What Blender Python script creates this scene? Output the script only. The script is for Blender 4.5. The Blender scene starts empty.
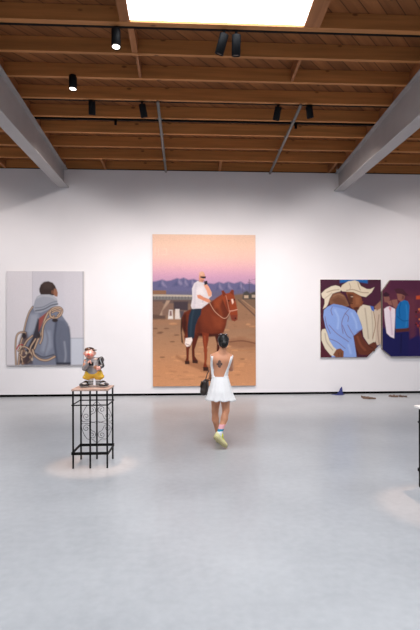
import bpy, bmesh, math, random
import numpy as np
from mathutils import Vector, Matrix

random.seed(7)
rng = np.random.default_rng(7)
SC = bpy.context.scene
COL = SC.collection

# ------------------------------------------------------------------ camera
F = 455.0                       # focal length in pixels (26 mm on 36 mm)
YAW = math.radians(2.86)
EYE = 1.60
D = 12.07                       # distance to the back wall
FW = Vector((math.sin(YAW), math.cos(YAW), 0))
RT = Vector((math.cos(YAW), -math.sin(YAW), 0))
cam = bpy.data.cameras.new('camera')
cam.sensor_width = 36.0
cam.lens = F / 630 * 36.0
cam.shift_y = 20 / 630
cam.clip_end = 100
camo = bpy.data.objects.new('camera', cam)
COL.objects.link(camo)
ROLL = -0.003
camo.matrix_world = Matrix.Translation((0, 0, EYE)) @ Matrix.Rotation(-YAW, 4, 'Z') @ Matrix.Rotation(math.pi / 2, 4, 'X') @ Matrix.Rotation(ROLL, 4, 'Z')
SC.camera = camo

def ray(px, py):
    u, v = px - 210.0, 335.0 - py
    c, s = math.cos(ROLL), math.sin(ROLL)
    # picture roll about the centre (210,315)
    v -= 20
    u, v = c * u - s * v, s * u + c * v
    v += 20
    return FW + RT * (u / F) + Vector((0, 0, v / F))
def at_y(px, py, Y):            # where a sight line meets the upright plane y = Y
    d = ray(px, py); t = Y / d.y
    return Vector((d.x * t, Y, EYE + d.z * t))
def at_z(px, py, z=0.0):        # where a sight line meets the level plane z
    d = ray(px, py); t = (z - EYE) / d.z
    return Vector((d.x * t, d.y * t, z))

# ------------------------------------------------------------------ colour
def lin(r, g=None, b=None):
    if g is None: r, g, b = r
    f = lambda c: (c / 255 / 12.92) if c / 255 <= 0.04045 else ((c / 255 + 0.055) / 1.055) ** 2.4
    return (f(r), f(g), f(b), 1.0)

MATS = {}
def mat(name, rgb, rough=0.5, metal=0.0, var=0.0, scale=8.0, stretch=(1, 1, 1), bump=0.0, spec=0.5, coat=0.0, bscale=None):
    """principled material with a noise-driven variation of its colour (rgb in sRGB 0-255)"""
    if name in MATS: return MATS[name]
    m = bpy.data.materials.new(name); m.use_nodes = True
    nt = m.node_tree; b = nt.nodes['Principled BSDF']
    b.inputs['Roughness'].default_value = rough
    b.inputs['Metallic'].default_value = metal
    b.inputs['Specular IOR Level'].default_value = spec
    b.inputs['Coat Weight'].default_value = coat
    c = lin(rgb)
    tc = nt.nodes.new('ShaderNodeTexCoord')
    mp = nt.nodes.new('ShaderNodeMapping'); mp.inputs['Scale'].default_value = stretch
    nt.links.new(tc.outputs['Object'], mp.inputs['Vector'])
    nz = nt.nodes.new('ShaderNodeTexNoise'); nz.inputs['Scale'].default_value = scale; nz.inputs['Detail'].default_value = 5
    nt.links.new(mp.outputs['Vector'], nz.inputs['Vector'])
    rp = nt.nodes.new('ShaderNodeValToRGB')
    lo = tuple(max(0, x * (1 - var)) for x in c[:3]) + (1,)
    hi = tuple(min(1, x * (1 + var)) for x in c[:3]) + (1,)
    rp.color_ramp.elements[0].position = 0.3; rp.color_ramp.elements[0].color = lo
    rp.color_ramp.elements[1].position = 0.7; rp.color_ramp.elements[1].color = hi
    nt.links.new(nz.outputs['Fac'], rp.inputs['Fac'])
    nt.links.new(rp.outputs['Color'], b.inputs['Base Color'])
    if bump:
        bn = nt.nodes.new('ShaderNodeBump'); bn.inputs['Strength'].default_value = bump; bn.inputs['Distance'].default_value = 0.01
        if bscale:
            n2 = nt.nodes.new('ShaderNodeTexNoise'); n2.inputs['Scale'].default_value = bscale; n2.inputs['Detail'].default_value = 4
            nt.links.new(mp.outputs['Vector'], n2.inputs['Vector']); nt.links.new(n2.outputs['Fac'], bn.inputs['Height'])
        else:
            nt.links.new(nz.outputs['Fac'], bn.inputs['Height'])
        nt.links.new(bn.outputs['Normal'], b.inputs['Normal'])
    MATS[name] = m
    return m

def mat_attr(name, rough=0.5, spec=0.5, coat=0.0, bump=0.0, bscale=60.0):
    """principled material whose pigment comes from the mesh's own 'pigment' colour attribute"""
    m = bpy.data.materials.new(name); m.use_nodes = True
    nt = m.node_tree; b = nt.nodes['Principled BSDF']
    b.inputs['Roughness'].default_value = rough
    b.inputs['Specular IOR Level'].default_value = spec
    b.inputs['Coat Weight'].default_value = coat
    a = nt.nodes.new('ShaderNodeAttribute'); a.attribute_name = 'pigment'
    nt.links.new(a.outputs['Color'], b.inputs['Base Color'])
    if bump:
        tc = nt.nodes.new('ShaderNodeTexCoord')
        nz = nt.nodes.new('ShaderNodeTexNoise'); nz.inputs['Scale'].default_value = bscale
        nt.links.new(tc.outputs['Object'], nz.inputs['Vector'])
        bn = nt.nodes.new('ShaderNodeBump'); bn.inputs['Strength'].default_value = bump; bn.inputs['Distance'].default_value = 0.004
        nt.links.new(nz.outputs['Fac'], bn.inputs['Height']); nt.links.new(bn.outputs['Normal'], b.inputs['Normal'])
    return m

def mat_emit(name, rgb, strength):
    m = bpy.data.materials.new(name); m.use_nodes = True
    nt = m.node_tree; nt.nodes.clear()
    o = nt.nodes.new('ShaderNodeOutputMaterial'); e = nt.nodes.new('ShaderNodeEmission')
    e.inputs['Color'].default_value = tuple(rgb) + (1,); e.inputs['Strength'].default_value = strength
    nt.links.new(e.outputs['Emission'], o.inputs['Surface'])
    return m

# ------------------------------------------------------------------ objects
def obj(name, bm_or_me, material=None, parent=None, smooth=False, loc=None):
    if isinstance(bm_or_me, bmesh.types.BMesh):
        me = bpy.data.meshes.new(name)
        bmesh.ops.recalc_face_normals(bm_or_me, faces=bm_or_me.faces)
        bm_or_me.to_mesh(me); bm_or_me.free()
    else:
        me = bm_or_me; me.name = name
    if smooth:
        me.polygons.foreach_set('use_smooth', [True] * len(me.polygons))
    if material: me.materials.append(material)
    o = bpy.data.objects.new(name, me); COL.objects.link(o)
    if parent: o.parent = parent
    if loc is not None: o.location = loc
    return o
def tag(o, label=None, cat=None, group=None):
    if label: o['label'] = label
    if cat: o['category'] = cat
    if group: o['group'] = group
    return o
def thing(name, label, cat, loc=(0, 0, 0), rz=0.0, group=None):
    o = bpy.data.objects.new(name, None); COL.objects.link(o)
    o.empty_display_size = 0.1
    o.location = loc; o.rotation_euler = (0, 0, rz)
    return tag(o, label, cat, group)
def struct(name, bm, m, parent=None, smooth=False):
    o = obj(name, bm, m, parent, smooth)
    if parent is None: o['kind'] = 'structure'
    return o
def dup(root, loc, rz, label, group=None):
    r = root.copy(); COL.objects.link(r); r.location = loc; r.rotation_euler = (0, 0, rz)
    tag(r, label, root['category'], group)
    for ch in list(root.children):
        c = ch.copy(); COL.objects.link(c); c.parent = r
        for g in ch.children:
            d = g.copy(); COL.objects.link(d); d.parent = c
    return r

# ------------------------------------------------------------------ bmesh shapes
def box(bm, x0, x1, y0, y1, z0, z1, bev=0.0):
    vs = [bm.verts.new(p) for p in ((x0, y0, z0), (x1, y0, z0), (x1, y1, z0), (x0, y1, z0), (x0, y0, z1), (x1, y0, z1), (x1, y1, z1), (x0, y1, z1))]
    fs = [bm.faces.new([vs[i] for i in q]) for q in ((3, 2, 1, 0), (4, 5, 6, 7), (0, 1, 5, 4), (1, 2, 6, 5), (2, 3, 7, 6), (3, 0, 4, 7))]
    if bev:
        es = list({e for f in fs for e in f.edges})
        bmesh.ops.bevel(bm, geom=es, offset=bev, segments=2, affect='EDGES', profile=0.5)
    return bm
def tube(bm, pts, r, seg=10, cap=True, closed=False):
    pts = [Vector(p) for p in pts]
    n = len(pts); rings = []
    rs = r if hasattr(r, '__len__') else [r] * n
    up = None
    for i, p in enumerate(pts):
        a = pts[i - 1] if (i > 0 or closed) else p
        b = pts[(i + 1) % n] if (i < n - 1 or closed) else p
        t = (b - a).normalized()
        if up is None:
            up = Vector((0, 0, 1)) if abs(t.z) < 0.9 else Vector((1, 0, 0))
        s = t.cross(up).normalized(); up = s.cross(t).normalized()
        rings.append([bm.verts.new(p + (s * math.cos(2 * math.pi * k / seg) + up * math.sin(2 * math.pi * k / seg)) * rs[i]) for k in range(seg)])
    m = n if closed else n - 1
    for i in range(m):
        A, B = rings[i], rings[(i + 1) % n]
        for k in range(seg):
            bm.faces.new((A[k], A[(k + 1) % seg], B[(k + 1) % seg], B[k]))
    if cap and not closed:
        bm.faces.new(rings[0]); bm.faces.new(rings[-1])
    return bm
def lathe(bm, prof, seg=32, cx=0, cy=0):
    rings = []
    for (r, z) in prof:
        rings.append([bm.verts.new((cx + r * math.cos(2 * math.pi * k / seg), cy + r * math.sin(2 * math.pi * k / seg), z)) for k in range(seg)])
    for A, B in zip(rings, rings[1:]):
        for k in range(seg):
            bm.faces.new((A[k], A[(k + 1) % seg], B[(k + 1) % seg], B[k]))
    bm.faces.new(rings[0]); bm.faces.new(rings[-1])
    return bm
def prism(bm, pts, y0, y1):      # outline in x,z pushed through y
    A = [bm.verts.new((x, y0, z)) for x, z in pts]; B = [bm.verts.new((x, y1, z)) for x, z in pts]
    n = len(pts)
    bm.faces.new(A); bm.faces.new(B[::-1])
    for i in range(n):
        bm.faces.new((A[i], B[i], B[(i + 1) % n], A[(i + 1) % n]))
    return bm
def curve(pts, n=12):            # smooth curve through points
    P = [Vector(p) for p in pts]; P = [P[0] * 2 - P[1]] + P + [P[-1] * 2 - P[-2]]
    out = []
    for i in range(1, len(P) - 2):
        for k in range(n):
            t = k / n; a, b, c, d = P[i - 1:i + 3]
            out.append(0.5 * ((2 * b) + (c - a) * t + (2 * a - 5 * b + 4 * c - d) * t * t + (3 * b - a - 3 * c + d) * t ** 3))
    out.append(P[-2])
    return out

# ------------------------------------------------------------------ smooth solids (blended limbs and lumps -> one skin)
def cone(a, b, ra, rb, k=0.03): return ('c', np.array(a, float), np.array(b, float), ra, rb, k)
def ball(c, r, k=0.03, rot=None):
    r = np.array(r if hasattr(r, '__len__') else (r, r, r), float)
    return ('e', np.array(c, float), r, None if rot is None else np.array(rot.to_3x3() if hasattr(rot, 'to_3x3') else rot), k)
def prim_d(p, X, Y, Z):
    if p[0] == 'c':
        _, a, b, ra, rb, k = p
        ab = b - a; L2 = max((ab ** 2).sum(), 1e-12)
        px, py, pz = X - a[0], Y - a[1], Z - a[2]
        t = np.clip((px * ab[0] + py * ab[1] + pz * ab[2]) / L2, 0, 1)
        return np.sqrt((px - t * ab[0]) ** 2 + (py - t * ab[1]) ** 2 + (pz - t * ab[2]) ** 2) - (ra + (rb - ra) * t)
    _, c, r, rot, k = p
    x, y, z = X - c[0], Y - c[1], Z - c[2]
    if rot is not None:
        R = rot.T
        x, y, z = R[0, 0] * x + R[0, 1] * y + R[0, 2] * z, R[1, 0] * x + R[1, 1] * y + R[1, 2] * z, R[2, 0] * x + R[2, 1] * y + R[2, 2] * z
    k0 = np.sqrt((x / r[0]) ** 2 + (y / r[1]) ** 2 + (z / r[2]) ** 2)
    k1 = np.sqrt((x / r[0] ** 2) ** 2 + (y / r[1] ** 2) ** 2 + (z / r[2] ** 2) ** 2)
    return np.where(k1 > 1e-9, k0 * (k0 - 1) / np.maximum(k1, 1e-9), -r.min())
def smin(a, b, k):
    if k <= 0: return np.minimum(a, b)
    h = np.maximum(k - np.abs(a - b), 0) / k
    return np.minimum(a, b) - h * h * k * 0.25
def sdf_at(prims, X, Y, Z):
    d = np.full(np.shape(X), 9.0)
    for p in prims: d = smin(d, prim_d(p, X, Y, Z), p[-1])
    return d
def bounds(p):
    if p[0] == 'c':
        r = max(p[3], p[4]); return np.minimum(p[1], p[2]) - r, np.maximum(p[1], p[2]) + r
    r = p[2].max() if p[3] is not None else p[2]
    return p[1] - r, p[1] + r
def skin(prims, h, cut=None, grow=0.0):
    """one closed skin around a list of blended solids; cut(X,Y,Z) < 0 keeps"""
    lo = np.min([bounds(p)[0] for p in prims], 0) - 3 * h - grow; hi = np.max([bounds(p)[1] for p in prims], 0) + 3 * h + grow
    n = np.ceil((hi - lo) / h).astype(int) + 1
    ax = [lo[i] + h * np.arange(n[i]) for i in range(3)]
    V = np.full(n, 1.0)
    for p in prims:
        k = p[-1]; a, b = bounds(p); pad = k + 4 * h + grow
        s = [slice(max(0, int((a[i] - pad - lo[i]) / h)), min(n[i], int((b[i] + pad - lo[i]) / h) + 2)) for i in range(3)]
        X, Y, Z = np.meshgrid(ax[0][s[0]], ax[1][s[1]], ax[2][s[2]], indexing='ij')
        V[tuple(s)] = smin(V[tuple(s)], prim_d(p, X, Y, Z), k)
    V -= grow
    if cut is not None:
        X, Y, Z = np.meshgrid(*ax, indexing='ij')
        V = np.maximum(V, cut(X, Y, Z))
    S = V < 0
    idx = np.full(np.array(n) - 1, -1)
    c = [(i, j, k) for i in (0, 1) for j in (0, 1) for k in (0, 1)]
    sub = lambda A, o: A[o[0]:n[0] - 1 + o[0], o[1]:n[1] - 1 + o[1], o[2]:n[2] - 1 + o[2]]
    cnt = sum(sub(S, o).astype(int) for o in c)
    act = (cnt > 0) & (cnt < 8)
    ids = np.argwhere(act); idx[act] = np.arange(len(ids))
    acc = np.zeros((len(ids), 3)); num = np.zeros(len(ids))
    for o in c:
        for a in range(3):
            if o[a] == 1: continue
            q = list(o); q[a] = 1
            i0 = ids + np.array(o); i1 = ids + np.array(q)
            v0 = V[i0[:, 0], i0[:, 1], i0[:, 2]]; v1 = V[i1[:, 0], i1[:, 1], i1[:, 2]]
            x = (v0 < 0) != (v1 < 0)
            t = np.where(x, v0 / np.where(x, v0 - v1, 1), 0)
            pt = i0.astype(float); pt[:, a] += t
            acc[x] += pt[x]; num[x] += 1
    verts = lo + h * acc / num[:, None]
    faces = []
    for a in range(3):
        b, d = (a + 1) % 3, (a + 2) % 3
        s0 = [slice(0, n[i]) for i in range(3)]; s1 = list(s0)
        s0[a] = slice(0, n[a] - 1); s1[a] = slice(1, n[a])
        ch = S[tuple(s0)] != S[tuple(s1)]
        e = np.argwhere(ch)
        e = e[(e[:, b] > 0) & (e[:, d] > 0) & (e[:, b] < n[b] - 1) & (e[:, d] < n[d] - 1)]
        ins = S[e[:, 0], e[:, 1], e[:, 2]]
        def g(db, dd):
            q = e.copy(); q[:, b] += db; q[:, d] += dd
            return idx[q[:, 0], q[:, 1], q[:, 2]]
        Q = np.stack([g(-1, -1), g(0, -1), g(0, 0), g(-1, 0)], 1)
        Q[~ins] = Q[~ins][:, ::-1]
        faces.append(Q)
    Fq = np.concatenate(faces)
    # one light smoothing pass
    for _ in range(2):
        s = np.zeros_like(verts); w = np.zeros(len(verts))
        for i in range(4):
            np.add.at(s, Fq[:, i], verts[Fq[:, (i + 1) % 4]]); np.add.at(w, Fq[:, i], 1)
            np.add.at(s, Fq[:, i], verts[Fq[:, (i + 3) % 4]]); np.add.at(w, Fq[:, i], 1)
        verts = 0.5 * verts + 0.5 * s / w[:, None]
    me = bpy.data.meshes.new('skin')
    me.vertices.add(len(verts)); me.vertices.foreach_set('co', verts.ravel())
    me.loops.add(Fq.size); me.loops.foreach_set('vertex_index', Fq.ravel().astype(np.int32))
    me.polygons.add(len(Fq)); me.polygons.foreach_set('loop_start', np.arange(0, Fq.size, 4, dtype=np.int32))
    me.update(); me.validate()
    me.polygons.foreach_set('use_smooth', [True] * len(me.polygons))
    return me
def pigment(me, cols):           # cols: (n,3) linear
    a = me.color_attributes.new('pigment', 'FLOAT_COLOR', 'POINT')
    c = np.ones((len(cols), 4)); c[:, :3] = cols
    a.data.foreach_set('color', c.ravel())
def coords(me):
    v = np.zeros(len(me.vertices) * 3); me.vertices.foreach_get('co', v); return v.reshape(-1, 3)
# ================================================================== the hall
ZB0, SL = 5.95, 0.044            # underside of the joists at the wall and the roof's fall per metre
def zb(Y): return ZB0 + SL * (D - Y)
JH = 0.235                       # joist height
YB, XL_, XR_ = -8.0, -13.0, 13.5

M_wall = mat('white_wall_paint', (229, 227, 231), 0.75, var=0.012, scale=1.5, bump=0.02, bscale=90)
M_black = mat('shadow_gap_black', (5, 4, 4), 0.9, spec=0.05)  # near-black colour puts the shade into the wall's gaps
# polished concrete
M_floor = bpy.data.materials.new('polished_concrete'); M_floor.use_nodes = True
def build_floor_material():
    nt = M_floor.node_tree; b = nt.nodes['Principled BSDF']; L = nt.links.new
    tc = nt.nodes.new('ShaderNodeTexCoord')
    n1 = nt.nodes.new('ShaderNodeTexNoise'); n1.inputs['Scale'].default_value = 0.45; n1.inputs['Detail'].default_value = 6; n1.inputs['Roughness'].default_value = 0.6
    n2 = nt.nodes.new('ShaderNodeTexNoise'); n2.inputs['Scale'].default_value = 14; n2.inputs['Detail'].default_value = 5
    L(tc.outputs['Object'], n1.inputs['Vector']); L(tc.outputs['Object'], n2.inputs['Vector'])
    mx = nt.nodes.new('ShaderNodeMath'); mx.operation = 'MULTIPLY_ADD'; mx.inputs[1].default_value = 0.3
    L(n2.outputs['Fac'], mx.inputs[0]); L(n1.outputs['Fac'], mx.inputs[2])
    rp = nt.nodes.new('ShaderNodeValToRGB')
    rp.color_ramp.elements[0].position = 0.44; rp.color_ramp.elements[0].color = lin(156, 159, 164)
    rp.color_ramp.elements[1].position = 0.9; rp.color_ramp.elements[1].color = lin(186, 189, 193)
    L(mx.outputs[0], rp.inputs['Fac']); L(rp.outputs['Color'], b.inputs['Base Color'])
    mr = nt.nodes.new('ShaderNodeMapRange'); mr.inputs['To Min'].default_value = 0.24; mr.inputs['To Max'].default_value = 0.36
    L(n1.outputs['Fac'], mr.inputs['Value']); L(mr.outputs['Result'], b.inputs['Roughness'])
    b.inputs['Specular IOR Level'].default_value = 0.4
build_floor_material()

def wood(name, rgb, along, var=0.22, planks=False):
    """timber with grain along one axis, knots, and a tone of its own per board"""
    m = bpy.data.materials.new(name); m.use_nodes = True
    nt = m.node_tree; b = nt.nodes['Principled BSDF']; L = nt.links.new
    b.inputs['Roughness'].default_value = 0.62; b.inputs['Specular IOR Level'].default_value = 0.3
    tc = nt.nodes.new('ShaderNodeTexCoord'); mp = nt.nodes.new('ShaderNodeMapping')
    if planks: mp.inputs['Rotation'].default_value = (0, 0, -math.pi / 4)
    L(tc.outputs['Object'], mp.inputs['Vector'])
    st = nt.nodes.new('ShaderNodeMapping'); st.inputs['Scale'].default_value = (0.5, 9, 9) if along == 'x' else (9, 0.5, 9)
    L(mp.outputs['Vector'], st.inputs['Vector'])
    oi = nt.nodes.new('ShaderNodeObjectInfo')
    n1 = nt.nodes.new('ShaderNodeTexNoise'); n1.noise_dimensions = '4D'; n1.inputs['Scale'].default_value = 1.6; n1.inputs['Detail'].default_value = 6
    L(st.outputs['Vector'], n1.inputs['Vector'])
    w = nt.nodes.new('ShaderNodeMath'); w.operation = 'MULTIPLY'; w.inputs[1].default_value = 40
    L(oi.outputs['Random'], w.inputs[0]); L(w.outputs[0], n1.inputs['W'])
    rp = nt.nodes.new('ShaderNodeValToRGB')
    c = lin(rgb)
    rp.color_ramp.elements[0].position = 0.3; rp.color_ramp.elements[0].color = tuple(x * (1 - var) for x in c[:3]) + (1,)
    rp.color_ramp.elements[1].position = 0.72; rp.color_ramp.elements[1].color = tuple(min(1, x * (1 + var)) for x in c[:3]) + (1,)
    L(n1.outputs['Fac'], rp.inputs['Fac'])
    # knots
    vo = nt.nodes.new('ShaderNodeTexVoronoi'); vo.inputs['Scale'].default_value = 2.4; vo.inputs['Randomness'].default_value = 1
    kn = nt.nodes.new('ShaderNodeMapping'); kn.inputs['Scale'].default_value = (0.8, 1.6, 1.6)
    L(mp.outputs['Vector'], kn.inputs['Vector']); L(kn.outputs['Vector'], vo.inputs['Vector'])
    kr = nt.nodes.new('ShaderNodeMapRange'); kr.inputs['From Min'].default_value = 0.05; kr.inputs['From Max'].default_value = 0.11; kr.inputs['To Min'].default_value = 0.4; kr.inputs['To Max'].default_value = 1.0
    L(vo.outputs['Distance'], kr.inputs['Value'])
    tone = nt.nodes.new('ShaderNodeMapRange'); tone.inputs['To Min'].default_value = 0.86; tone.inputs['To Max'].default_value = 1.14
    L(oi.outputs['Random'], tone.inputs['Value'])
    mu = nt.nodes.new('ShaderNodeMath'); mu.operation = 'MULTIPLY'; L(kr.outputs['Result'], mu.inputs[0]); L(tone.outputs['Result'], mu.inputs[1])
    fac = mu.outputs[0]
    if planks:
        sp = nt.nodes.new('ShaderNodeSeparateXYZ'); L(mp.outputs['Vector'], sp.inputs[0])
        dv = nt.nodes.new('ShaderNodeMath'); dv.operation = 'DIVIDE'; dv.inputs[1].default_value = 0.2; L(sp.outputs['Y'], dv.inputs[0])
        fr = nt.nodes.new('ShaderNodeMath'); fr.operation = 'FRACT'; L(dv.outputs[0], fr.inputs[0])
        fl = nt.nodes.new('ShaderNodeMath'); fl.operation = 'FLOOR'; L(dv.outputs[0], fl.inputs[0])
        wn = nt.nodes.new('ShaderNodeTexWhiteNoise'); wn.noise_dimensions = '1D'; L(fl.outputs[0], wn.inputs['W'])
        t2 = nt.nodes.new('ShaderNodeMapRange'); t2.inputs['To Min'].default_value = 0.8; t2.inputs['To Max'].default_value = 1.15; L(wn.outputs['Value'], t2.inputs['Value'])
        gt = nt.nodes.new('ShaderNodeMapRange'); gt.inputs['From Min'].default_value = 0.03; gt.inputs['From Max'].default_value = 0.09; gt.inputs['To Min'].default_value = 0.25; gt.inputs['To Max'].default_value = 1
        L(fr.outputs[0], gt.inputs['Value'])
        m2 = nt.nodes.new('ShaderNodeMath'); m2.operation = 'MULTIPLY'; L(t2.outputs['Result'], m2.inputs[0]); L(gt.outputs['Result'], m2.inputs[1])
        m3 = nt.nodes.new('ShaderNodeMath'); m3.operation = 'MULTIPLY'; L(m2.outputs[0], m3.inputs[0]); L(fac, m3.inputs[1]); fac = m3.outputs[0]
    hv = nt.nodes.new('ShaderNodeMix'); hv.data_type = 'RGBA'; hv.blend_type = 'MULTIPLY'; hv.inputs['Factor'].default_value = 1
    L(rp.outputs['Color'], hv.inputs[6]); L(fac, hv.inputs[7])
    L(hv.outputs[2], b.inputs['Base Color'])
    return m
M_joist = wood('fir_joist', (190, 128, 74), 'x')
M_block = wood('fir_blocking', (160, 104, 64), 'y')
M_deck = wood('fir_decking', (142, 90, 53), 'x', planks=True)
M_steel = mat('grey_painted_steel', (166, 161, 161), 0.45, var=0.05, scale=3, bump=0.03, bscale=30)
M_conduit = mat('grey_conduit', (135, 130, 126), 0.45, metal=0.3, var=0.05)
M_fix = mat('matt_black_metal', (12, 13, 16), 0.6, spec=0.15, var=0.1)
M_rail = mat('dark_grey_track', (14, 13, 13), 0.7, spec=0.1, var=0.1)

b = bmesh.new(); box(b, XL_, XR_, YB, 12.4, -0.1, 0); struct('floor', b, M_floor)
b = bmesh.new(); box(b, XL_, XR_, D, 12.35, 0.062, ZB0 - 0.005); struct('wall_back', b, M_wall)
b = bmesh.new(); box(b, XL_, XR_, D + 0.04, 12.35, 0.0, 0.062); struct('base_shadow_gap', b, M_black)  # recess under the wall, its shade put in as black colour
b = bmesh.new(); box(b, XL_, XR_, D + 0.02, 12.35, ZB0 - 0.005, ZB0 + 0.025); struct('top_shadow_gap_1', b, M_black)  # black fill standing for the shadow gap above the wall
zf = zb(YB) + JH
for nm, x0, x1 in (('wall_left', XL_ - 0.2, XL_), ('wall_right', XR_, XR_ + 0.2)):
    b = bmesh.new()
    A = [b.verts.new((x0, y, z)) for y, z in ((YB, 0), (12.35, 0), (12.35, zb(12.35) + JH), (YB, zf))]
    B = [b.verts.new((x1, y, z)) for y, z in ((YB, 0), (12.35, 0), (12.35, zb(12.35) + JH), (YB, zf))]
    b.faces.new(A); b.faces.new(B[::-1])
    for i in range(4): b.faces.new((A[i], B[i], B[(i + 1) % 4], A[(i + 1) % 4]))
    struct(nm, b, M_wall)
b = bmesh.new(); box(b, XL_, XR_, YB - 0.2, YB, 0, zf); struct('wall_front', b, mat('grey_front_wall', (44, 43, 42), 0.8, var=0.03))  # unseen wall, dark tone invented to cut bounce light on the joist fronts
# roof deck
b = bmesh.new()
y0, y1 = YB, 12.4
A = [b.verts.new(p) for p in ((XL_, y0, zb(y0) + JH), (XR_, y0, zb(y0) + JH), (XR_, y1, zb(y1) + JH), (XL_, y1, zb(y1) + JH))]
B = [b.verts.new((v.co.x, v.co.y, v.co.z + 0.06)) for v in A]
b.faces.new(A); b.faces.new(B[::-1])
for i in range(4): b.faces.new((A[i], B[i], B[(i + 1) % 4], A[(i + 1) % 4]))
struct('ceiling', b, M_deck)

# ---- steel girders
GW = 0.27
gl = at_y(69, 188, D).x          # inner edges of the bottom flanges at the wall
gr = at_y(334, 191, D).x
GZ = (at_y(69, 188, D).z + at_y(334, 191, D).z) / 2
def girder(name, xc, label):
    t = thing(name, label, 'beam', (xc, D, GZ))
    ya, yb_ = YB + 0.001, D + 0.0015
    def zbot(y): return (D - y) * -13 / 455
    def ztop(y): return zb(y) - GZ
    def slab(x0, x1, za, zb2):
        b = bmesh.new(); R = []
        for y in (ya, yb_):
            R.append([b.verts.new((x, y - D, z)) for x, z in ((x0, za(y)), (x1, za(y)), (x1, zb2(y)), (x0, zb2(y)))])
        b.faces.new(R[0]); b.faces.new(R[1][::-1])
        for i in range(4): b.faces.new((R[0][i], R[1][i], R[1][(i + 1) % 4], R[0][(i + 1) % 4]))
        return b
    w = GW / 2
    obj('flange', slab(-w, w, zbot, lambda y: zbot(y) + 0.022), M_steel, t)
    obj('web', slab(-0.009, 0.009, lambda y: zbot(y) + 0.022, lambda y: ztop(y) - 0.022), M_steel, t)
    obj('flange', slab(-w * 0.75, w * 0.75, lambda y: ztop(y) - 0.022, ztop), M_steel, t)
    return t
XGL, XGR = gl - GW / 2, gr + GW / 2
girder('steel_beam', XGL, 'grey painted steel I-beam on the left, above the painting of the hooded man')
girder('steel_beam', XGR, 'grey painted steel I-beam on the right, above the two shaped paintings')

# ---- timber ledgers on the girders, joists between them
LED = 0.05
def sloped(x0, x1, ya, yb_, za=0.0, zc=JH):
    """a board following the roof from ya to yb, za..zc above the joist undersides"""
    b = bmesh.new(); R = []
    for y in (ya, yb_):
        R.append([b.verts.new((x, y, z)) for x, z in ((x0, zb(y) + za), (x1, zb(y) + za), (x1, zb(y) + zc), (x0, zb(y) + zc))])
    b.faces.new(R[0]); b.faces.new(R[1][::-1])
    for i in range(4): b.faces.new((R[0][i], R[1][i], R[1][(i + 1) % 4], R[0][(i + 1) % 4]))
    return b
for xc, nm in ((XGL, 'left'), (XGR, 'right')):
    tag(obj('ledger_board', sloped(xc - LED, xc + LED, YB, D), M_block),
        'long wooden ledger along the top of the steel I-beam %s' % ('over the hooded man painting' if nm == 'left' else 'over the hat wearers painting'), 'beam')
JS = 0.663
EPS = 0.002
bays = [('middle', XGL + LED + EPS, XGR - LED - EPS), ('left', XL_ + 0.005, XGL - LED - EPS), ('right', XGR + LED + EPS, XR_ - 0.005)]
ordw = ['wooden joist resting on the top of the white wall', 'first wooden joist out from the white wall', 'second wooden joist out from the white wall', 'third wooden joist out from the white wall',
        'fourth wooden joist out from the white wall', 'fifth wooden joist out from the white wall', 'sixth wooden joist out from the white wall', 'seventh wooden joist out from the white wall',
        'double wooden joist along the edge of the bright skylight']
where = {'middle': 'between both steel beams', 'left': 'left of both steel beams', 'right': 'right of both steel beams'}
def JY(k): return D - JS * k
for bay, x0, x1 in bays:
    for k in range(0, 9):
        if bay != 'middle' and k > 6: continue
        if k == 0: ya, yb_ = D + 0.008, D + 0.058
        elif k == 8: ya, yb_ = JY(8) - 0.06, JY(8) + 0.035
        else: ya, yb_ = JY(k) - 0.030, JY(k) + 0.030
        cx, cy, cz = (x0 + x1) / 2, (ya + yb_) / 2, zb((ya + yb_) / 2)
        b = bmesh.new(); h0 = 0.028 if k == 0 else 0.0
        box(b, x0 - cx, x1 - cx, ya - cy, yb_ - cy, h0, JH - 0.004)
        o = obj('ceiling_joist', b, M_joist, loc=(cx, cy, cz))
        tag(o, '%s, %s' % (ordw[k], where[bay]), 'joist', 'wooden ceiling joists')

# ---- skylight (window_1) set between two doubled trimmers; unseen glowing panes added to light the rest of the hall
SKX0, SKX1 = at_y(130, 24, JY(8) - 0.06).x, at_y(304, 26, JY(8) - 0.06).x
SKY1 = JY(8) - 0.062
SKY0 = SKY1 - 2.9
M_sky = mat_emit('daylight_diffuser', (0.94, 0.97, 1.0), 9.6)
for x0, x1, lb in ((SKX0 - 0.15, SKX0 - 0.001, 'left'), (SKX1 + 0.001, SKX1 + 0.24, 'right')):
    tag(obj('skylight_trimmer', sloped(x0, x1, SKY0, SKY1, 0, JH - 0.004), M_block), 'doubled wooden trimmer along the %s side of the bright skylight' % lb, 'beam')
def skylight(nm, x0, x1, ya, yb_):
    b = bmesh.new()
    z = 0.03
    R = []
    for y in (ya, yb_):
        R.append([b.verts.new((x, y, zb(y) + q)) for x, q in ((x0, z), (x1, z), (x1, JH - 0.01), (x0, JH - 0.01))])
    b.faces.new(R[0]); b.faces.new(R[1][::-1])
    for i in range(4): b.faces.new((R[0][i], R[1][i], R[1][(i + 1) % 4], R[0][(i + 1) % 4]))
    o = struct(nm, b, M_block); o.data.materials.append(M_sky)
    for p in o.data.polygons:
        if p.normal.z < -0.9: p.material_index = 1
    return o
skylight('window_1', SKX0, SKX1, SKY0, SKY1)
skylight('added_skylight_2', SKX0, SKX1, SKY0 - 4.2, SKY0 - 1.0)  # this and the following panes are unseen, added to brighten the floor
skylight('added_skylight_3', -8.6, -6.0, 1.2, 5.2)
skylight('added_skylight_4', 7.0, 9.6, 1.2, 5.2)
skylight('added_skylight_5', SKX0, SKX1, YB + 0.3, SKY0 - 5.2)

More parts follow.
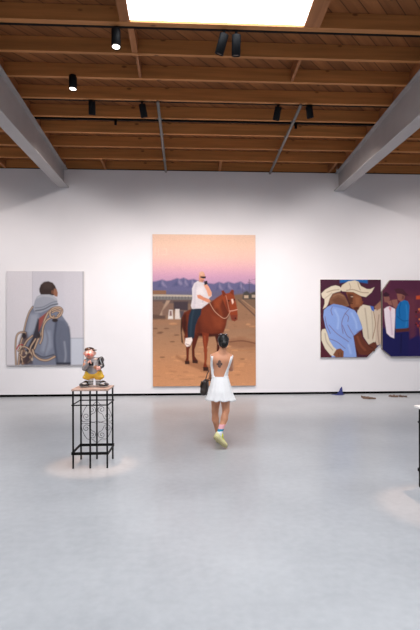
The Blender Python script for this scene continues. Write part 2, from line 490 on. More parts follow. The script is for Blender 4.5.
# ---- bridging between the joists, conduits under them
def bridge(x0, w, k0, k1, label, m=M_block):
    y0, y1 = JY(k1) + 0.032, JY(k0) - 0.032
    if k1 == 8: y0 = JY(8) + 0.037
    if k0 == 0: y1 = D + 0.006
    tag(obj('ceiling_blocking', sloped(x0 - w / 2, x0 + w / 2, y0, y1, 0.005, JH - 0.004), m), label, 'blocking')
xl = at_y(130, 30, JY(8)).x; xr = at_y(302, 55, JY(7)).x
bridge(xl, 0.09, 7, 8, 'short wooden block between joists just behind the left corner of the skylight')
bridge(xl + 0.02, 0.045, 6, 7, 'short wooden block between joists, second behind the left corner of the skylight')
bridge(xr - 0.02, 0.045, 6, 7, 'short wooden block between joists behind the right corner of the skylight')
for px, w, lb in ((105.5, 0.045, 'short wooden block against the wall top just right of the left steel beam'),
                  (219.5, 0.06, 'short block against the wall top above the horse painting'),
                  (329, 0.07, 'short block against the wall top beside the right steel beam'),
                  (5, 0.06, 'short block against the wall top at the far left')):
    bridge(at_y(px, 166, D).x, w, 0, 1, lb)
def conduit(px, k, label):
    x = at_y(px, 171, D).x
    y0 = JY(k); y1 = D + 0.0015
    t = thing('conduit', label, 'pipe', (x, y1, zb(y1)))
    b = bmesh.new(); tube(b, [(0, y0 - y1, zb(y0) - zb(y1) - 0.03), (0, 0, -0.03)], 0.03, 12); obj('pipe', b, M_conduit, t, True)
    for kk in range(1, k):
        y = JY(kk) - y1
        b = bmesh.new(); box(b, -0.05, 0.05, y - 0.018, y + 0.018, zb(JY(kk)) - zb(y1) - 0.014, zb(JY(kk)) - zb(y1) - 0.001); obj('clip', b, M_conduit, t)
conduit(166, 5, 'grey conduit crossing under the joists left of the horse painting')
conduit(270, 5, 'grey conduit crossing under the joists right of the horse painting')

# ---- lighting tracks
def track(y, x0, x1, h, label, feeds=()):
    z = zb(y)
    t = thing('lighting_track', label, 'track', ((x0 + x1) / 2, y, z)); c = (x0 + x1) / 2
    b = bmesh.new(); box(b, x0 - c, x1 - c, 0, 0.05, 0.0, h, 0.004); obj('rail', b, M_rail, t)
    for px in feeds:
        x = at_y(px, 125, y).x - c
        b = bmesh.new(); box(b, x - 0.025, x + 0.025, -0.002, 0.037, -0.1, -0.001, 0.004); obj('feed_box', b, M_rail, t)
bx0, bx1 = XGL + LED + 0.01, XGR - LED - 0.01
TA = JY(8) + 0.038; TB = JY(4) + 0.09; TC = JY(5) + 0.033
track(TA, bx0, bx1, 0.05, 'black lighting track along the joist at the skylight edge')
track(TB, bx0, bx1, 0.075, 'dark grey lighting track nearest the white wall', (115.5, 296))
track(TC, bx0, bx1, 0.04, 'thin black lighting track carrying four small spotlights')
M_lens = mat_emit('lamp_lens', (1.0, 0.93, 0.85), 6.0)
M_lens2 = mat('unlit_lens', (70, 66, 62), 0.2)
SPOTS = []
def spotlight(px, py, Y, aim, label, L=0.28, r=0.068, lens=None, stem=0.07):
    """track head: adapter on the track, stem, can and lens; aim = direction the can points"""
    top = at_y(px, py, Y); z = zb(Y)
    t = thing('track_spotlight', label, 'spotlight', (top.x, Y, z), 0, 'track spotlights')
    a = Vector(aim).normalized()
    zt = top.z - z
    b = bmesh.new(); box(b, -0.02, 0.02, -0.014, 0.05, -0.022, -0.0005, 0.003); obj('adapter', b, M_fix, t)
    b = bmesh.new(); tube(b, [(0, 0, -0.02), (0, 0, zt - 0.03)], 0.01, 10); obj('stem', b, M_fix, t, True)
    Rm = Vector((0, 0, -1)).rotation_difference(a).to_matrix().to_4x4()
    T = Matrix.Translation((0, 0, zt)) @ Rm
    b = bmesh.new(); lathe(b, [(r * 0.5, 0.0), (r * 0.97, -0.001), (r, -0.006), (r, -L), (r * 0.86, -L), (r * 0.84, -L + 0.03)], 24)
    bmesh.ops.transform(b, matrix=T, verts=b.verts); o = obj('housing', b, M_fix, t); 
    for p in o.data.polygons: p.use_smooth = len(p.vertices) == 4 and abs(p.normal.dot(a)) < 0.5
    b = bmesh.new(); lathe(b, [(r * 0.3, -L + 0.022), (r * 0.82, -L + 0.02), (r * 0.82, -L + 0.012), (r * 0.3, -L + 0.004)], 24)
    bmesh.ops.transform(b, matrix=T, verts=b.verts); obj('lens', b, lens or M_lens2, t)
    tip = Vector((top.x, Y, z + zt)) + a * (L + 0.01)
    return tip
LAMPS = {}
LAMPS['a'] = spotlight(116, 30, TA + 0.02, (0.02, -0.12, -1), 'black cylindrical spotlight with a glowing white lens left of the skylight', lens=M_lens)
LAMPS['b'] = spotlight(224.5, 34, TA + 0.02, (-0.3, 0.35, -1), 'black spotlight tilted to the left under the skylight edge, left of a pair')
LAMPS['c'] = spotlight(236.5, 35, TA + 0.02, (0.0, 0.3, -1), 'black spotlight hanging straight under the skylight edge, right of a pair')
LAMPS['d'] = spotlight(73, 76, JY(6), (0.0, -0.05, -1), 'black cylindrical spotlight on the joist near the left steel beam', L=0.24, lens=M_lens, stem=0.03)
LAMPS['e'] = spotlight(92, 101, TC + 0.015, (-0.06, 0.35, -1), 'small black spotlight on the thin track, first from the left', L=0.24, r=0.066)
LAMPS['f'] = spotlight(142, 104, TC + 0.015, (0.18, 0.35, -1), 'small black spotlight on the thin track, second from the left, tilted right', L=0.24, r=0.066)
LAMPS['g'] = spotlight(278.5, 107, TC + 0.015, (-0.16, 0.35, -1), 'small black spotlight on the thin track, third from the left, tilted left', L=0.24, r=0.066)
LAMPS['h'] = spotlight(309, 106, TC + 0.015, (0.22, 0.3, -1), 'small black spotlight on the thin track, rightmost of four', L=0.22, r=0.066)
def spot(name, loc, tgt, watts, deg, blend=0.6, rgb=(1.0, 0.8, 0.62), rad=0.04):
    l = bpy.data.lights.new(name, 'SPOT'); l.energy = watts; l.spot_size = math.radians(deg); l.spot_blend = blend; l.color = rgb; l.shadow_soft_size = rad
    o = bpy.data.objects.new(name, l); COL.objects.link(o); o.location = loc
    o.rotation_euler = (Vector(tgt) - Vector(loc)).to_track_quat('-Z', 'Y').to_euler()
    return o
# ================================================================== painted canvases
class Paint:
    """pigment laid over points given in the picture's own coordinates"""
    def __init__(s, x, y, base):
        s.x, s.y = x, y; s.c = np.tile(np.array(lin(base)[:3]), (len(x), 1)); s.ox = s.oy = 0; s.k = 1.0
        s.r = np.random.default_rng(3)
    def frame(s, ox, oy, k): s.ox, s.oy, s.k = ox, oy, k
    def T(s, pts): return np.array([(s.ox + a / s.k, s.oy + b / s.k) for a, b in pts], float)
    def lay(s, m, i, col):
        c = np.array(lin(col)[:3]); s.c[i] = s.c[i] * (1 - m[:, None]) + c * m[:, None]
    def near(s, P, pad):
        lo, hi = P.min(0) - pad, P.max(0) + pad
        return np.nonzero((s.x > lo[0]) & (s.x < hi[0]) & (s.y > lo[1]) & (s.y < hi[1]))[0]
    def poly(s, pts, col, soft=1.0, alpha=1.0):
        P = s.T(pts); so = soft / s.k; i = s.near(P, so + .5)
        if not len(i): return
        x, y = s.x[i], s.y[i]; d = np.full(len(i), 1e9); ins = np.zeros(len(i), bool)
        for a, b in zip(P, np.roll(P, -1, 0)):
            e = b - a; L = max((e ** 2).sum(), 1e-12)
            t = np.clip(((x - a[0]) * e[0] + (y - a[1]) * e[1]) / L, 0, 1)
            d = np.minimum(d, np.hypot(x - a[0] - t * e[0], y - a[1] - t * e[1]))
            if a[1] != b[1]:
                cr = (a[1] > y) != (b[1] > y)
                ins ^= cr & (x < a[0] + (y - a[1]) / (b[1] - a[1]) * e[0])
        sd = np.where(ins, d, -d)
        s.lay(np.clip(sd / so * .5 + .5, 0, 1) * alpha, i, col)
    def line(s, pts, w, col, soft=1.0, alpha=1.0, smooth=True):
        if smooth and len(pts) > 2: pts = [(p.x, p.y) for p in curve([(a, b, 0) for a, b in pts], 6)]
        P = s.T(pts); w0 = w / 2 / s.k; so = soft / s.k; i = s.near(P, w0 + so + .5)
        if not len(i): return
        x, y = s.x[i], s.y[i]; d = np.full(len(i), 1e9)
        for a, b in zip(P, P[1:]):
            e = b - a; L = max((e ** 2).sum(), 1e-12)
            t = np.clip(((x - a[0]) * e[0] + (y - a[1]) * e[1]) / L, 0, 1)
            d = np.minimum(d, np.hypot(x - a[0] - t * e[0], y - a[1] - t * e[1]))
        s.lay(np.clip((w0 - d) / so * .5 + .5, 0, 1) * alpha, i, col)
    def oval(s, cx, cy, rx, ry, col, soft=1.0, alpha=1.0, rot=0):
        pts = [(cx + rx * math.cos(t) * math.cos(rot) - ry * math.sin(t) * math.sin(rot), cy + rx * math.cos(t) * math.sin(rot) + ry * math.sin(t) * math.cos(rot)) for t in np.linspace(0, 2 * math.pi, 21)[:-1]]
        s.poly(pts, col, soft, alpha)
    def fade(s, stops, x0=-1e9, x1=1e9):
        ys = np.array([s.oy + a / s.k for a, _ in stops]); cs = np.array([lin(c)[:3] for _, c in stops])
        i = np.nonzero((s.y >= ys[0]) & (s.y <= ys[-1]) & (s.x >= s.ox + x0 / s.k) & (s.x <= s.ox + x1 / s.k))[0]
        for a in range(3): s.c[i, a] = np.interp(s.y[i], ys, cs[:, a])
    def grain(s, amt):
        s.c *= (1 + amt * s.r.normal(size=(len(s.c), 1)))
        s.c = np.clip(s.c, 0.002, 1)

M_paint = mat_attr('oil_paint', 0.7, 0.12, bump=0.05, bscale=220)
M_linen = mat('raw_canvas_edge', (214, 206, 196), 0.9, var=0.05, scale=40)
M_bar = mat('pine_stretcher', (196, 164, 120), 0.7, var=0.1)
def canvas(name, label, px0, px1, py0, py1, step, painter, base, thick=0.045, cuts=(), group=None, edge=None):
    """a stretched canvas hung on the back wall; px/py bounds give its place and size there"""
    G = 0.006                                     # stand-off from the wall
    a, c = at_y(px0, (py0 + py1) / 2, D - thick - G), at_y(px1, (py0 + py1) / 2, D - thick - G)
    w = c.x - a.x
    zt, zb_ = at_y((px0 + px1) / 2, py0, D - thick - G).z, at_y((px0 + px1) / 2, py1, D - thick - G).z
    h = zt - zb_; cx = (a.x + c.x) / 2
    nx, nz = int((px1 - px0) / step), int((py1 - py0) / step)
    bm = bmesh.new()
    g = [[bm.verts.new((w * (i / nx - .5), 0, h * (1 - j / nz))) for i in range(nx + 1)] for j in range(nz + 1)]
    for j in range(nz):
        for i in range(nx): bm.faces.new((g[j][i], g[j + 1][i], g[j + 1][i + 1], g[j][i + 1]))
    for (u0, v0), (u1, v1) in cuts:               # a straight cut from one picture point to another; the right-hand side goes
        p0 = Vector((w * ((u0 - px0) / (px1 - px0) - .5), 0, h * (1 - (v0 - py0) / (py1 - py0)))); p1 = Vector((w * ((u1 - px0) / (px1 - px0) - .5), 0, h * (1 - (v1 - py0) / (py1 - py0))))
        t = (p1 - p0).normalized(); n = Vector((-t.z, 0, t.x))
        bmesh.ops.bisect_plane(bm, geom=bm.verts[:] + bm.edges[:] + bm.faces[:], plane_co=p0, plane_no=n, clear_outer=True)
    front = set(bm.faces)
    be = [e for e in bm.edges if e.is_boundary]
    r = bmesh.ops.extrude_edge_only(bm, edges=be)
    nv = [v for v in r['geom'] if isinstance(v, bmesh.types.BMVert)]
    for v in nv: v.co.y += thick
    for f in bm.faces: f.material_index = 0 if f in front else 1
    t = thing(name, label, 'painting', (cx, D - thick - G, zb_), 0, group)
    me = bpy.data.meshes.new('canvas'); bm.to_mesh(me); bm.free()
    o = obj('canvas', me, M_paint, t); me.materials.append(edge or M_linen)
    co = coords(me)
    P = Paint(px0 + (co[:, 0] / w + .5) * (px1 - px0), py0 + (1 - co[:, 2] / h) * (py1 - py0), base)
    painter(P); pigment(me, P.c)
    b = bmesh.new(); m = 0.16
    box(b, -w / 2 + m, w / 2 - m, 0.012, thick + G - 0.001, h - m - 0.05, h - m); box(b, -w / 2 + m, w / 2 - m, 0.012, thick + G - 0.001, m, m + 0.05)
    box(b, -w / 2 + m, -w / 2 + m + 0.05, 0.012, thick + G - 0.001, m, h - m); box(b, w / 2 - m - 0.05, w / 2 - m, 0.012, thick + G - 0.001, m, h - m)
    obj('stretcher', b, M_bar, t)
    return t

# ---- the rider
def paint_rider(p):
    p.frame(145, 225, 3.5)
    p.fade([(25, (226, 190, 168)), (70, (231, 193, 172)), (115, (226, 184, 172)), (150, (212, 164, 172)), (180, (190, 146, 170)), (215, (160, 130, 160)), (262, (120, 108, 126)), (262.1, (108, 88, 78)),
            (330, (134, 104, 84)), (380, (152, 114, 88)), (440, (172, 126, 94)), (500, (190, 134, 96)), (570, (202, 144, 104))])
    p.poly([(20, 200), (40, 197), (60, 191), (75, 196), (90, 194), (112, 186), (122, 189), (135, 184), (152, 192), (170, 189), (200, 200), (240, 206), (258, 199), (275, 204), (290, 198), (312, 204), (335, 197), (350, 206), (370, 203), (390, 210), (390, 250), (20, 250)], (92, 90, 124), 3)
    for q in [(60, 200, 16), (118, 196, 22), (140, 196, 12), (165, 200, 16), (260, 210, 12), (292, 209, 14), (335, 208, 14)]:
        p.poly([(q[0], q[1] - 7), (q[0] + q[2], q[1] + 18), (q[0] + q[2] * .3, q[1] + 14), (q[0] - 4, q[1] + 6)], (134, 124, 152), 4, .7)
        p.poly([(q[0] - 4, q[1] - 3), (q[0] - q[2], q[1] + 18), (q[0] - 3, q[1] + 16)], (68, 72, 108), 4, .7)
    p.poly([(20, 226), (60, 230), (130, 234), (200, 232), (390, 228), (390, 262), (20, 262)], (92, 88, 110), 5, .8)
    p.poly([(25, 229), (74, 229), (74, 244), (25, 244)], (126, 92, 72), 1.5)                       # low brick building
    p.poly([(20, 243), (165, 245), (165, 252), (20, 250)], (168, 156, 142), 1.5)                   # viaduct deck
    p.poly([(20, 251), (165, 253), (165, 262), (20, 262)], (108, 104, 102), 1.5)
    for k in range(12): p.line([(30 + k * 11, 251), (30 + k * 11, 258)], 2, (84, 80, 80))
    p.poly([(20, 262), (165, 262), (165, 275), (20, 275)], (92, 76, 72), 2)
    p.poly([(20, 268), (60, 268), (75, 330), (20, 335)], (112, 86, 74), 3)
    p.poly([(75, 264), (88, 264), (62, 318), (50, 318)], (156, 130, 112), 2)
    p.poly([(60, 300), (82, 275), (110, 275), (90, 315), (60, 318)], (118, 92, 80), 3)
    p.poly([(100, 268), (150, 268), (150, 300), (100, 296)], (62, 52, 58), 3)
    p.poly([(20, 312), (70, 318), (70, 336), (20, 330)], (88, 68, 60), 3)
    p.poly([(84, 297), (96, 297), (98, 330), (80, 330)], (206, 196, 190), 1.5); p.poly([(106, 294), (120, 294), (124, 330), (104, 330)], (200, 188, 182), 1.5)
    p.poly([(86, 300), (93, 300), (94, 318), (85, 318)], (120, 92, 90), 2)
    p.poly([(120, 300), (135, 300), (140, 325), (122, 325)], (74, 66, 72), 3)
    p.poly([(20, 330), (140, 330), (135, 350), (20, 352)], (146, 108, 84), 4)
    # right bank
    p.poly([(300, 245), (390, 236), (390, 335), (300, 335)], (112, 88, 72), 4)
    p.poly([(322, 262), (390, 300), (390, 335), (310, 335)], (140, 104, 80), 5)
    p.line([(326, 262), (390, 322)], 4, (86, 66, 58), 2); p.line([(340, 262), (390, 300)], 3, (160, 122, 96), 2)
    p.poly([(345, 236), (357, 230), (368, 240), (385, 232), (390, 260), (340, 260)], (66, 62, 58), 3)
    p.poly([(347, 246), (362, 246), (362, 256), (347, 256)], (176, 150, 128), 1.5); p.poly([(374, 244), (390, 244), (390, 254), (374, 254)], (160, 140, 126), 1.5)
    p.line([(365, 190), (365, 240)], 1.8, (70, 62, 78)); p.line([(360, 200), (371, 200)], 1.5, (70, 62, 78)); p.line([(342, 206), (342, 236)], 1.4, (80, 72, 90)); p.line([(365, 194), (390, 188)], 1, (100, 90, 110))
    p.poly([(290, 335), (390, 330), (390, 362), (290, 366)], (150, 110, 84), 5)
    p.poly([(288, 400), (330, 394), (390, 408), (390, 430), (330, 432), (290, 424)], (138, 94, 70), 6, .7)
    p.line([(290, 410), (340, 406), (390, 416)], 3, (100, 60, 46), 2); p.line([(295, 436), (345, 440), (390, 436)], 3, (172, 118, 82), 3)
    rr = np.random.default_rng(5)
    for k in range(46):
        y = rr.uniform(345, 555); x = rr.uniform(28, 385); w = rr.uniform(6, 26)
        p.oval(x, y, w, rr.uniform(1.2, 3.2), (146, 100, 72) if k % 2 else (222, 160, 112), 3, .45)
    for x, y in ((55, 375), (50, 378), (75, 362), (95, 408), (60, 462), (35, 362), (340, 470), (110, 385)): p.oval(x, y, 9, 2.4, (92, 64, 50), 2, .7)
    p.poly([(150, 478), (180, 470), (250, 505), (215, 518), (150, 490), (105, 462), (110, 455)], (140, 92, 66), 4, .7)
    # horse
    p.frame(180, 260, 5.246)
    dk, md, lt = (48, 21, 17), (98, 41, 25), (136, 64, 38)
    p.poly([(30, 380), (60, 395), (60, 440), (46, 470), (44, 520), (48, 540), (26, 545), (24, 535), (32, 510), (30, 450), (20, 400)], (96, 40, 26), 2)
    p.poly([(58, 395), (98, 395), (84, 440), (74, 470), (76, 505), (92, 530), (86, 542), (64, 538), (62, 520), (60, 470), (62, 430)], (84, 34, 24), 2)
    p.poly([(178, 385), (212, 385), (208, 430), (206, 520), (190, 520), (192, 440)], (70, 28, 20), 2)
    p.poly([(20, 275), (50, 260), (110, 245), (160, 222), (190, 198), (222, 178), (236, 172), (252, 200), (262, 280), (245, 315), (240, 345), (228, 380), (200, 398), (160, 402), (110, 398), (60, 402), (24, 396), (10, 350), (8, 305)], md, 3)
    p.line([(60, 268), (58, 300), (92, 330), (100, 380)], 16, dk, 12, .5); p.line([(20, 330), (30, 370), (80, 395), (150, 398)], 14, dk, 10, .6); p.line([(214, 200), (236, 250), (246, 300)], 10, (84, 36, 22), 8, .7); p.line([(200, 240), (214, 290), (206, 350)], 12, (150, 74, 42), 9, .5)
    p.poly([(14, 290), (30, 280), (34, 330), (26, 390), (14, 360)], dk, 6, .8)
    p.poly([(100, 258), (150, 250), (210, 280), (235, 320), (215, 370), (160, 375), (120, 340)], (114, 50, 29), 12, .7)
    p.poly([(165, 290), (205, 300), (230, 330), (215, 360), (180, 350)], lt, 10, .5)
    p.poly([(90, 385), (160, 388), (220, 385), (200, 402), (110, 400)], dk, 5, .8)
    p.poly([(175, 215), (215, 185), (225, 200), (200, 250), (180, 255)], (150, 70, 38), 8, .6)
    p.poly([(114, 380), (150, 385), (148, 420), (140, 460), (140, 510), (136, 545), (146, 572), (138, 582), (122, 578), (120, 560), (126, 530), (124, 470), (118, 430)], (118, 48, 28), 2)
    p.line([(128, 400), (132, 470), (131, 540)], 7, (156, 76, 46), 4, .7)
    p.oval(132, 474, 11, 14, (138, 62, 38), 3, .7); p.poly([(119, 562), (146, 562), (148, 582), (120, 582)], (60, 36, 30), 2)
    p.poly([(24, 530), (47, 530), (48, 546), (25, 546)], (58, 34, 28), 2); p.poly([(64, 524), (90, 526), (92, 542), (64, 540)], (58, 34, 28), 2)
    p.poly([(10, 300), (14, 330), (8, 380), (16, 440), (6, 430), (2, 360), (4, 310)], (52, 24, 20), 3)         # tail
    # head
    p.poly([(218, 190), (222, 168), (226, 160), (240, 176), (258, 172), (270, 156), (280, 158), (284, 190), (292, 220), (300, 258), (302, 290), (300, 312), (286, 322), (270, 316), (262, 288), (250, 268), (236, 240)], (134, 58, 32), 2)
    p.poly([(216, 162), (228, 158), (240, 182), (226, 192)], (106, 44, 28), 2); p.poly([(262, 172), (272, 154), (282, 160), (280, 186)], (106, 44, 28), 2)
    p.poly([(240, 195), (256, 215), (262, 270), (246, 262), (236, 232)], (104, 42, 26), 5, .8)
    p.poly([(268, 206), (277, 204), (281, 222), (274, 232)], (226, 196, 178), 2.5)                                # blaze
    p.poly([(264, 290), (298, 288), (300, 312), (286, 321), (270, 314)], (112, 50, 36), 3); p.oval(290, 306, 4, 4, (46, 22, 20), 2)
    p.oval(256, 214, 4, 4, (30, 16, 14), 1.5); p.oval(284, 208, 3, 4, (36, 18, 16), 1.5)
    p.line([(258, 268), (276, 266), (300, 260)], 4, (196, 150, 128), 1.5); p.line([(258, 268), (246, 210), (240, 186)], 3, (170, 120, 96), 1.5)
    p.line([(153, 222), (166, 246), (182, 270), (206, 292), (228, 306), (246, 300), (262, 272)], 2.6, (196, 156, 130), 1.5)
    # rider
    p.poly([(60, 256), (112, 252), (108, 285), (92, 312), (80, 345), (72, 410), (40, 412), (38, 350), (46, 290)], (30, 42, 56), 2)
    p.line([(70, 262), (62, 300), (56, 350), (54, 404)], 8, (44, 60, 74), 4, .8)
    p.poly([(28, 410), (60, 406), (64, 420), (52, 450), (34, 455), (24, 440)], (226, 210, 204), 2); p.line([(30, 440), (52, 448)], 4, (150, 120, 116), 2)
    p.poly([(74, 122), (92, 110), (118, 116), (136, 130), (150, 142), (162, 165), (166, 188), (152, 200), (148, 226), (112, 254), (62, 256), (56, 240), (64, 200), (62, 150)], (200, 192, 196), 2)
    p.poly([(84, 150), (120, 140), (130, 180), (100, 186), (80, 210)], (214, 207, 209), 8, .7)
    p.line([(84, 128), (78, 170), (76, 220), (72, 250)], 8, (180, 170, 180), 6, .8); p.line([(118, 220), (124, 200), (146, 205)], 4, (164, 152, 164), 3)
    p.poly([(88, 184), (104, 182), (126, 196), (152, 206), (160, 216), (146, 224), (120, 212), (92, 200)], (196, 128, 100), 2)
    p.poly([(122, 130), (138, 124), (150, 140), (166, 172), (162, 192), (148, 190), (138, 160)], (206, 146, 118), 2)
    p.oval(115, 86, 16, 25, (196, 142, 116), 2); p.oval(112, 70, 13, 10, (212, 166, 140), 4, .8); p.poly([(98, 92), (108, 88), (122, 104), (118, 118), (100, 114)], (192, 132, 106), 3)
    p.poly([(106, 86), (136, 86), (134, 96), (122, 97), (106, 92)], (26, 24, 34), 1.5)
    p.poly([(110, 106), (124, 104), (128, 110), (116, 116)], (150, 100, 84), 3, .8)
    p.poly([(126, 112), (142, 108), (144, 126), (128, 132)], (34, 34, 44), 1.5)
    # faint lettering block in the sky and a thin lit margin
    p.frame(145, 225, 3.5)
    p.line([(36, 78), (36, 106)], 2.5, (238, 206, 188), 1.5, .6); p.line([(48, 84), (48, 106)], 2.5, (238, 206, 188), 1.5, .6); p.line([(62, 84), (76, 84), (76, 104), (62, 104)], 2.5, (238, 206, 188), 1.5, .6, False)
    rr = np.random.default_rng(8)
    p.frame(145, 225, 3.5)
    for k in range(260):                       # broken brushwork over the whole ground
        y = rr.uniform(265, 560); x = rr.uniform(28, 385); i = p.near(p.T([(x - 6, y - 2), (x + 6, y + 2)]), 0)
        if len(i): p.c[i] *= rr.uniform(.9, 1.1)
    p.grain(.04)
canvas('hanging_painting', 'tall painting of a man in white on a brown horse under a pink sky', 152.7, 255.7, 234.6, 386.0, .45, paint_rider, (200, 150, 120), thick=0.05)

# ---- the hooded man
def paint_hood(p):
    p.frame(0, 265, 4.667)
    p.fade([(0, (196, 192, 200)), (470, (190, 192, 204))])
    p.poly([(20, 20), (151, 20), (151, 480), (20, 480)], (208, 204, 210), 1.5)
    p.poly([(300, 20), (400, 20), (400, 342), (300, 342)], (198, 195, 203), 8); p.poly([(300, 342), (400, 342), (400, 480), (300, 480)], (186, 190, 202), 2)
    p.line([(151, 28), (151, 340)], 2, (176, 172, 182), 1.5); p.line([(300, 342), (400, 342)], 2.5, (142, 144, 156), 1.5); p.line([(388, 28), (388, 470)], 2.5, (150, 146, 154), 1.5)
    gr, dk, lt = (114, 119, 136), (62, 66, 82), (158, 162, 175)
    p.poly([(152, 190), (135, 215), (122, 250), (112, 310), (105, 400), (100, 470), (328, 470), (327, 330), (318, 275), (296, 245), (268, 200), (220, 185)], gr, 3)
    p.poly([(140, 230), (175, 225), (180, 250), (165, 300), (140, 330), (124, 310)], lt, 10, .7)
    p.poly([(255, 250), (300, 262), (322, 300), (327, 470), (262, 470), (250, 380)], (96, 101, 118), 6, .9)
    p.line([(262, 270), (254, 340), (258, 400), (268, 465)], 8, dk, 5, .8); p.line([(320, 290), (325, 350), (325, 465)], 9, (86, 90, 106), 5, .8)
    p.line([(285, 300), (276, 350), (290, 420)], 7, (96, 100, 116), 5, .8); p.line([(300, 360), (306, 420), (300, 465)], 7, lt, 5, .6)
    p.poly([(205, 300), (235, 310), (242, 380), (215, 420), (190, 400)], (142, 148, 164), 8, .7); p.line([(212, 300), (222, 350), (206, 420)], 7, (100, 104, 120), 5, .7)
    p.poly([(262, 455), (328, 455), (328, 470), (262, 470)], (54, 56, 68), 3)
    # hood
    p.poly([(162, 168), (172, 148), (190, 138), (240, 140), (266, 158), (270, 186), (230, 205), (190, 222), (164, 222), (154, 200)], (150, 153, 164), 2.5)
    p.line([(176, 152), (200, 144), (240, 148), (262, 162)], 6, (176, 178, 186), 4, .8); p.line([(166, 214), (205, 206), (240, 188), (268, 182)], 6, (86, 90, 104), 3); p.line([(164, 200), (200, 196), (240, 176), (264, 170)], 4, (110, 114, 128), 3)
    # head
    p.poly([(183, 112), (190, 92), (206, 79), (226, 76), (246, 83), (258, 98), (264, 116), (262, 140), (246, 142), (230, 138), (190, 138), (184, 126)], (58, 46, 44), 2.5)
    p.poly([(252, 110), (264, 112), (270, 130), (268, 148), (256, 146), (248, 132)], (142, 98, 78), 2.5); p.oval(244, 126, 5, 9, (110, 74, 60), 2); p.poly([(200, 84), (225, 79), (245, 88), (240, 110), (205, 110)], (78, 64, 60), 8, .5)
    # ropes, straps and gear
    rope, rd, blk = (158, 130, 112), (120, 92, 72), (44, 38, 44)
    def r(pts, w=8):
        p.line(pts, w + 3, (72, 56, 50), 2); p.line(pts, w, rope, 1.5); p.line(pts, w * .35, (194, 172, 150), 1.5, .8)
    p.poly([(176, 250), (196, 256), (190, 300), (172, 350), (160, 400), (130, 455), (105, 462), (120, 400), (150, 340)], blk, 4, .9)
    p.poly([(104, 310), (124, 312), (130, 350), (116, 390), (128, 465), (78, 465), (90, 400), (84, 370)], (84, 64, 62), 5, .85)
    p.poly([(182, 248), (200, 235), (225, 215), (232, 224), (205, 250), (190, 290), (180, 310)], (142, 76, 72), 3)
    r([(152, 196), (136, 222), (122, 262), (110, 312)], 5); r([(118, 316), (96, 314), (78, 330), (72, 380), (74, 465)], 6); r([(118, 322), (100, 350), (92, 400), (86, 465)], 6); r([(240, 205), (222, 226), (206, 262), (196, 310), (176, 350), (160, 390)], 8); r([(252, 238), (218, 258), (200, 292), (196, 340), (186, 366)], 7)
    r([(232, 220), (248, 202), (276, 198), (290, 212), (280, 236), (256, 248), (236, 240), (232, 222)], 8); r([(244, 222), (262, 214), (280, 220), (268, 238)], 6); r([(286, 210), (268, 204), (244, 212)], 6)
    r([(152, 396), (160, 420), (186, 440), (220, 444), (254, 428)], 9); p.line([(164, 412), (200, 430), (250, 418)], 6, (60, 56, 64), 3, .8)
    r([(150, 330), (120, 360), (100, 410), (104, 460)], 7); r([(165, 345), (140, 390), (150, 430), (130, 455)], 7); r([(84, 400), (110, 380), (138, 400), (110, 430), (90, 415)], 6)
    p.line([(78, 392), (86, 376), (104, 372)], 6, (160, 56, 58), 2); p.oval(112, 330, 10, 14, (50, 44, 50), 3); p.oval(256, 258, 14, 9, (52, 44, 46), 3); p.oval(180, 330, 9, 12, (56, 48, 52), 3)
    p.poly([(120, 400), (150, 420), (152, 462), (118, 464)], (70, 58, 62), 4, .8)
    for k in range(9): p.oval(95 + 9 * k % 60, 380 + 10 * k, 5, 7, [(190, 170, 150), (60, 50, 54), (140, 110, 92)][k % 3], 2, .8)
    p.line([(30, 467), (392, 467)], 2.5, (150, 146, 152), 1.2)
    p.grain(.02)
canvas('hanging_painting', 'painting of a man in a grey hooded sweatshirt seen from behind carrying coiled ropes', 6.7, 84.0, 271.2, 365.6, .42, paint_hood, (195, 193, 200))

